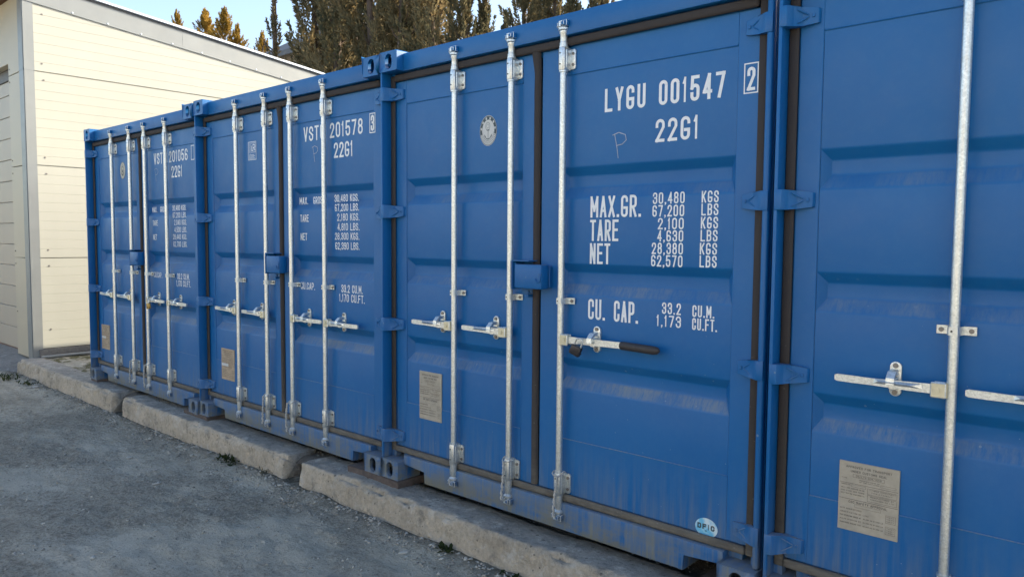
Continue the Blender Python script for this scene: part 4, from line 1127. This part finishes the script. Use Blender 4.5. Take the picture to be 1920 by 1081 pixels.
# fixing screws
def screw(x, y, z, ax_):
    bm = bmesh.new()
    if ax_ == 'x': tube(bm, [(x-.002, y, z), (x+.006, y, z)], [.013, .010], 8)
    else: tube(bm, [(x, y+.002, z), (x, y-.006, z)], [.010, .008], 8)
    return finish(bm, 'screw', M_BOLT)
for k, z in enumerate((.30, 1.10, 1.30, 2.25, 2.45, 3.40, 3.60, 4.2)):
    part_ = link('screw', screw(WX, FY+.20+.01*math.sin(k*3), z, 'x'), B_); part_.matrix_parent_inverse = Matrix.Translation(-B_.location)
for k in range(9):
    y = FY+.55+k*.42; part_ = link('rivet', screw(WX+.017, y, top_z(y)+.022, 'x'), B_); part_.matrix_parent_inverse = Matrix.Translation(-B_.location); part_.data.materials[0] = M_ROOFW
for z in (.5, 1.12, 1.28, 2.27, 2.43, 3.42, 3.58):
    part_ = link('screw', screw(OX+.05, FY, z, 'y'), B_); part_.matrix_parent_inverse = Matrix.Translation(-B_.location)

# ------------------------------------------------------------------ unseen building added behind the camera to bounce sunlight onto the doors
wh = empty('bounce_building', (0, -17, -.22)); tag(wh, 'long cream building added out of view to bounce light onto the containers', 'building')
def wpart(name, bm, m):
    o = link(name, finish(bm, name, m), wh); o.matrix_parent_inverse = Matrix.Translation(-wh.location); return o
for k in range(8):
    x = -24+k*6
    bm = bmesh.new(); box(bm, x+.02, x+5.98, -17.2, -17, .9, 5.2, bev=.01); wpart('wall_panel', bm, M_OPP)
    bm = bmesh.new(); box(bm, x+1, x+5, -16.99, -16.95, -.22, 3.4 if k % 2 else 3.0, bev=.01); wpart('roller_door', bm, M_TRIM)
bm = bmesh.new(); box(bm, -24, 24, -17.2, -17.01, -.25, .898); wpart('plinth', bm, M_PLINTH)
bm = bmesh.new(); box(bm, -24.3, 24.3, -29, -16.7, 5.201, 5.5, bev=.02); wpart('roof', bm, M_TILE)

# ------------------------------------------------------------------ loose stones, dry stalks
def stones(name, n, region, smin, smax, pw, zf, mat, seed):
    r_ = np.random.default_rng(seed)
    base = np.array([(1, 0, 0), (-1, 0, 0), (0, 1, 0), (0, -1, 0), (0, 0, 1), (0, 0, -1)], float)
    tri = np.array([(0, 2, 4), (2, 1, 4), (1, 3, 4), (3, 0, 4), (2, 0, 5), (1, 2, 5), (3, 1, 5), (0, 3, 5)])
    x = r_.uniform(region[0], region[1], n); y = region[2]+(region[3]-region[2])*r_.uniform(0, 1, n)**pw
    s = smin*(smax/smin)**(r_.uniform(0, 1, n)**2.6)
    ang = r_.uniform(0, 6.28, n)
    V = np.repeat(base[None], n, 0)*r_.uniform(.55, 1.1, (n, 6, 1))*s[:, None, None]*np.stack([r_.uniform(.8, 1.5, n), r_.uniform(.7, 1.1, n), r_.uniform(.35, .7, n)], -1)[:, None, :]
    V += r_.normal(0, .18, V.shape)*s[:, None, None]
    c, sn = np.cos(ang)[:, None], np.sin(ang)[:, None]
    VX = V[..., 0]*c-V[..., 1]*sn+x[:, None]; VY = V[..., 0]*sn+V[..., 1]*c+y[:, None]
    VZ = V[..., 2]+zf(x, y)[:, None]+s[:, None]*.18
    F = (tri[None]+(np.arange(n)*6)[:, None, None]).reshape(-1, 3)
    return tag(link(name, pyd(name, np.stack([VX, VY, VZ], -1).reshape(-1, 3), F, mat)), kind='stuff')
stones('loose_gravel', 15000, (-8.6, 3.2, -.16, -3.2), .0022, .016, 1.0, terrain, M_STONE, 1)
stones('gravel_along_kerb', 5000, (-7, 2.6, -.15, -.38), .003, .020, 1.6, terrain, M_STONE, 2)
stones('gravel_under_containers', 4500, (-6.9, 3.2, .10, .55), .003, .014, 1.0, lambda x, y: -.062+0*x, M_STONE, 3)
# the few bigger flat stones one can pick out
def stone(x, y, s, rz, label, fl=.4):
    bm = bmesh.new(); bmesh.ops.create_icosphere(bm, subdivisions=2, radius=s)
    r_ = random.Random(int(x*97))
    for v in bm.verts:
        k = 1+.3*float(vn(v.co.x*1.0+x, v.co.y+y, v.co.z, s*.9)); v.co = Vector((v.co.x*1.5*k, v.co.y*.85*k, v.co.z*fl*k))
    for f in bm.faces: f.smooth = False
    me = bpy.data.meshes.new('stone'); bm.to_mesh(me); bm.free(); me.materials.append(M_STONE)
    o = link('stone', me, None, (x, y, float(terrain(x, y))+s*fl*.45)); o.rotation_euler = (R(6), R(-5), rz)
    tag(o, label, 'stone', 'stones lying on the yard')

# weeds
def weed(x, y, z, n, h, spread, m, label, seed, wide=.010, cat='weed'):
    r_ = random.Random(seed); v = []; f = []
    for k in range(n):
        a = r_.uniform(0, 6.28); e = r_.uniform(.15, 1.2); L = h*r_.uniform(.5, 1.15); ox, oy = max(-1.3, min(1.3, r_.gauss(0, 1)))*spread, max(-1.3, min(1.3, r_.gauss(0, 1)))*spread*.45
        d = Vector((math.cos(a)*math.cos(e), math.sin(a)*math.cos(e), math.sin(e))); s = d.cross(Vector((0, 0, 1))).normalized()*wide*r_.uniform(.6, 1.3)
        p0 = Vector((ox, oy, 0)); p1 = p0+d*L*.55; p2 = p0+d*L+Vector((0, 0, -L*.22))
        b = len(v); v += [p0-s*.4, p0+s*.4, p1+s, p1-s, p2]; f += [(b, b+1, b+2, b+3), (b+3, b+2, b+4)]
    o = link('weed_clump' if cat == 'weed' else 'grass_tuft', pyd('weed', [tuple(p) for p in v], f, m), None, (x, y, z))
    if n >= 60 and cat == 'grass tuft': o.name = 'dry_grass'; return tag(o, kind='stuff')
    if n >= 60: o.name = 'weeds'; return tag(o, kind='stuff')
    return tag(o, label, cat, 'weeds growing along the kerb' if cat == 'weed' else 'dry grass tufts by the kerb')
def gz(x, y): return float(terrain(np.float64(x), np.float64(y)))

# ------------------------------------------------------------------ trees
def leafcards(c, d, L, wd, r_):
    """c centres, d directions -> diamond cards"""
    n = len(c); rnd = r_.normal(0, 1, (n, 3)); s = np.cross(d, rnd); s /= np.linalg.norm(s, axis=1)[:, None]+1e-9
    a = c-d*L[:, None]*.5; b = c+d*L[:, None]*.5; m = c-d*L[:, None]*.08
    V = np.stack([a, m+s*wd[:, None], b, m-s*wd[:, None]], 1).reshape(-1, 3)
    return V, np.arange(n*4).reshape(n, 4)
def crown_mesh(seed, h, rad, plumes, per, base=.12, pl=(1.0, 2.1), card=(.07, .17), lean=.35, top_pow=.8, mat=None, pr=.17):
    r_ = np.random.default_rng(seed); Vs = []; Fs = []; off = 0
    for k in range(plumes):
        t = r_.uniform(0, 1)**.9; z = h*(base+(1-base)*t*.93); rr = rad*(1-t)**top_pow*r_.uniform(.35, 1.0)
        a = r_.uniform(0, 6.28); root = np.array([rr*.35*math.cos(a), rr*.35*math.sin(a), z-.3])
        L = r_.uniform(*pl)*(1-.45*t); out = np.array([math.cos(a), math.sin(a), 0])*rr*.75
        tip = root+out+np.array([0, 0, L*(1-lean*.3)])
        if tip[2] > h*1.02: tip[2] = h*1.02
        u = r_.uniform(0, 1, per)**.8
        ax_ = root+(tip-root)*u[:, None]+np.array([0, 0, -.18*L])*np.sin(u*3.14)[:, None]*lean
        rad_ = pr*L*(np.sin((u*.86+.1)*3.14)**.8)*(1-u*.45)
        dirs = r_.normal(0, 1, (per, 3)); dirs /= np.linalg.norm(dirs, axis=1)[:, None]
        c = ax_+dirs*rad_[:, None]*r_.uniform(.25, 1, per)[:, None]
        d = (tip-root)/L*.9+dirs*.75; d /= np.linalg.norm(d, axis=1)[:, None]
        V, F = leafcards(c, d, r_.uniform(card[0], card[1], per), r_.uniform(.012, .030, per)*(card[1]/.17), r_)
        Vs.append(V); Fs.append(F+off); off += len(V)
    return pyd('crown', np.concatenate(Vs), np.concatenate(Fs), mat or M_CYPR)
def trunk_mesh(h, r0, seed):
    bm = bmesh.new(); r_ = random.Random(seed)
    pts = [(r_.uniform(-.06, .06)*k/8, r_.uniform(-.06, .06)*k/8, h*.95*k/8-.3) for k in range(9)]
    tube(bm, pts, [r0*(1-.85*k/8) for k in range(9)], 9)
    for k in range(22):
        z = h*r_.uniform(.15, .85); a = r_.uniform(0, 6.28); L = r_.uniform(.5, 1.2)*(1.1-z/h)
        tube(bm, [(0, 0, z), (L*.6*math.cos(a), L*.6*math.sin(a), z+L*.45), (L*.9*math.cos(a), L*.9*math.sin(a), z+L)], [.03, .02, .008], 5)
    return finish(bm, 'trunk', M_TRUNK, 60)
cyp = [crown_mesh(11+i, 13.0, 1.30+.22*(i % 3), 150, 120, base=.12, pl=(.9, 1.9), card=(.08, .20), lean=.2, top_pow=.72, pr=.17) for i in range(5)]
ctr = [trunk_mesh(13.0, .17, i) for i in range(2)]
thin = crown_mesh(51, 13.0, .62, 64, 85, base=.1, pl=(.7, 1.3), card=(.07, .17))
gold = [crown_mesh(31+i, 5.0, 2.0, 150, 120, base=.02, pl=(.7, 1.4), card=(.07, .15), mat=M_GOLD, top_pow=.75, pr=.2) for i in range(3)]
gtr = trunk_mesh(4.6, .07, 9)
CAMP = Vector((3.7268, -2.9106, 1.4795))
def ray_to_y(px, py, Y_):
    d = fw + r2*(px-960)/1421.8 - u2*(py-540.5)/1421.8
    return CAMP + d*((Y_-CAMP.y)/d.y)
def tree(me, tr, x, y, z, s, rz, label, group, name='cypress_tree', sx=1):
    T_ = empty(name, (x, y, z), rz); T_.scale = (s*sx, s*sx, s); tag(T_, label, 'tree', group)
    link('crown', me, T_); link('trunk', tr, T_)

house = empty('house', tuple(ray_to_y(585, 100, 19)[:2])+(7.0,)); tag(house, 'beige house with a grey roof half hidden behind the tall cypresses', 'house')
hx = house.location.x; hinv = Matrix.Translation(-house.location)
def hpart(name, bm, m, par=None):
    o = link(name, finish(bm, name, m), par or house)
    if par is None: o.matrix_parent_inverse = hinv
    return o
hz = 11.1
bm = bmesh.new(); box(bm, hx-4.5, hx+2.2, 19, 27, 4.0, hz); wl = hpart('wall', bm, M_HOUSE)
bm = bmesh.new()
pr = [(18.3, hz-.15), (23, hz+2.6), (27.7, hz-.15), (27.7, hz-.4), (23, hz+2.35), (18.3, hz-.4)]
a = [bm.verts.new((hx-5.1, y, z)) for y, z in pr]; b = [bm.verts.new((hx+2.8, y, z)) for y, z in pr]
bm.faces.new(a); bm.faces.new(b[::-1])
for k in range(6): bm.faces.new((a[k], b[k], b[(k+1) % 6], a[(k+1) % 6]))
hpart('roof', bm, M_TILE)
for k in range(3):
    bm = bmesh.new(); box(bm, hx-3.9+k*2.1, hx-2.9+k*2.1, 18.94, 18.995, 8.9, 10.3); hpart('window', bm, M_GLASS)

CY = 'tall cypresses in a row behind the containers'
rows = [  # px at the frame top, y, scale, variant, label
 (514, 12.0, 1.13, 't', 'thin leftmost cypress standing clear against the sky beside the dark row'),
 (588, 12.3, 1.22, 0, 'first broad cypress right of the thin one, side shoots against the sky'),
 (622, 13.9, 1.20, 3, 'cypress behind and just right of the first broad one, near the house'),
 (634, 12.0, 1.32, 1, 'third broad cypress from the left, in front of the beige house'),
 (664, 13.5, 1.22, 2, 'cypress right of the beige house wall, set back in the row'),
 (694, 12.2, 1.28, 4, 'cypress rising behind the corner joint of the second and LYGU containers'),
 (722, 13.8, 1.12, 0, 'set-back cypress just right of the joint left of the LYGU container'),
 (752, 12.1, 1.18, 3, 'cypress behind the left end of the LYGU container roof'),
 (782, 13.4, 1.06, 2, 'set-back cypress above the left door of the LYGU container'),
 (812, 12.1, 1.10, 4, 'cypress left of the first locking bar top on the LYGU container'),
 (842, 13.2, 1.00, 1, 'cypress directly above the first locking bar of the LYGU container'),
 (872, 12.3, .90, 0, 'cypress at the left side of the bright gap of sky'),
 (908, 12.8, .74, 3, 'low cypress in the middle of the bright gap of sky'),
 (948, 12.2, .62, 0, 'lowest cypress, at the right foot of the bright gap of sky'),
 (984, 12.0, .84, 2, 'cypress just right of the bright gap of sky'),
 (1012, 13.2, .84, 4, 'set-back cypress second right of the bright gap of sky'),
 (1040, 12.4, .80, 3, 'cypress above the third locking bar of the LYGU container'),
 (1075, 12.1, .74, 1, 'rightmost visible cypress, low beside the container roof edge'),
 (1130, 12.6, .8, 4, 'cypress whose top just misses the container roof at the frame top')]
for i, (px, yy, s_, vr, lb) in enumerate(rows):
    p = ray_to_y(px, 30, yy); z0 = float(terrain(np.float64(p.x), np.float64(yy)))-.1
    tree(thin if vr == 't' else cyp[vr], ctr[i % 2], p.x, yy, z0, s_, i*1.9, lb or 'dense brown-green cypress in the tall row behind the blue containers', CY)
GT = 'small golden thujas above the garage roof'
for i, (px, py, yy, s_, sx, lb) in enumerate([(331, 20, 21, .95, .72, 'leftmost golden thuja, a lone tip above the garage roof edge'), (385, 19, 21, 1.05, 1.12, 'broad golden thuja, second from the left above the garage roof'),
    (421, 18, 20.6, 1.1, .95, 'tallest golden thuja, third from the left above the garage roof'), (445, 47, 21, .95, .72, 'narrow golden thuja leaning on the tallest one'), (491, 61, 20.4, .9, .85, 'golden thuja nearest the dark cypress row')]):
    p = ray_to_y(px, py, yy); tree(gold[i % 3], gtr, p.x, yy, p.z-5.0*s_*.97, s_, i*1.3, lb, GT, 'thuja_tree', sx*1.25)

# ------------------------------------------------------------------ weeds and stones placed last
for x, y, n, h, sp, lb, sd in ((-1.62, -.165, 59, .065, .07, 'leafy green weed clump against the middle concrete beam', 1), (.78, -.175, 40, .045, .03, 'small green weed at the foot of the nearest beam', 2),
    (1.25, -.18, 16, .035, .04, 'tiny weed at the foot of the nearest beam, right of the other', 3), (-6.7, -.30, 70, .085, .16, 'weed patch in the corner below the garage building', 4), (-6.2, -.24, 40, .06, .12, 'second weed patch at the start of the leftmost beam', 5)):
    weed(x, y, gz(x, y), n, h, sp, M_WEED, lb, sd)
for x, y, z, n, h, sp, lb, sd in ((-1.12, -.17, None, 26, .075, .03, 'dry grass tuft at the squared end of the middle beam', 11), (.28, .14, -.06, 90, .05, .10, 'grass tuft in the notch under the corner of the LYGU container', 12),
    (-3.35, .16, -.06, 80, .05, .16, 'dry grass under the farthest container', 13), (-2.0, .2, -.06, 60, .045, .16, 'dry grass under the second container', 14), (-1.0, .18, -.07, 70, .05, .12, 'dead grass in the gap between two beams', 15)):
    weed(x, y, gz(x, y) if z is None else z, n, h, sp, M_DRYG, lb, sd, .0028, 'grass tuft')
for x, y, s_, rz, lb in ((-.06, -1.55, .030, .6, 'pale pointed stone lying alone in the middle of the yard'), (-.55, -1.95, .028, 2.0, 'flat pale stone near the bottom edge of the picture'), (.62, -.33, .018, 1, 'round pebble near the nearest beam'),
    (-2.3, -.62, .02, .3, 'small light stone in the yard before the middle beam'), (-1.5, -.75, .016, 1.3, 'pale pebble below the middle beam'), (-5.9, -.24, .03, .5, 'lump of rubble at the foot of the leftmost beam')):
    stone(x, y, s_, rz, lb)
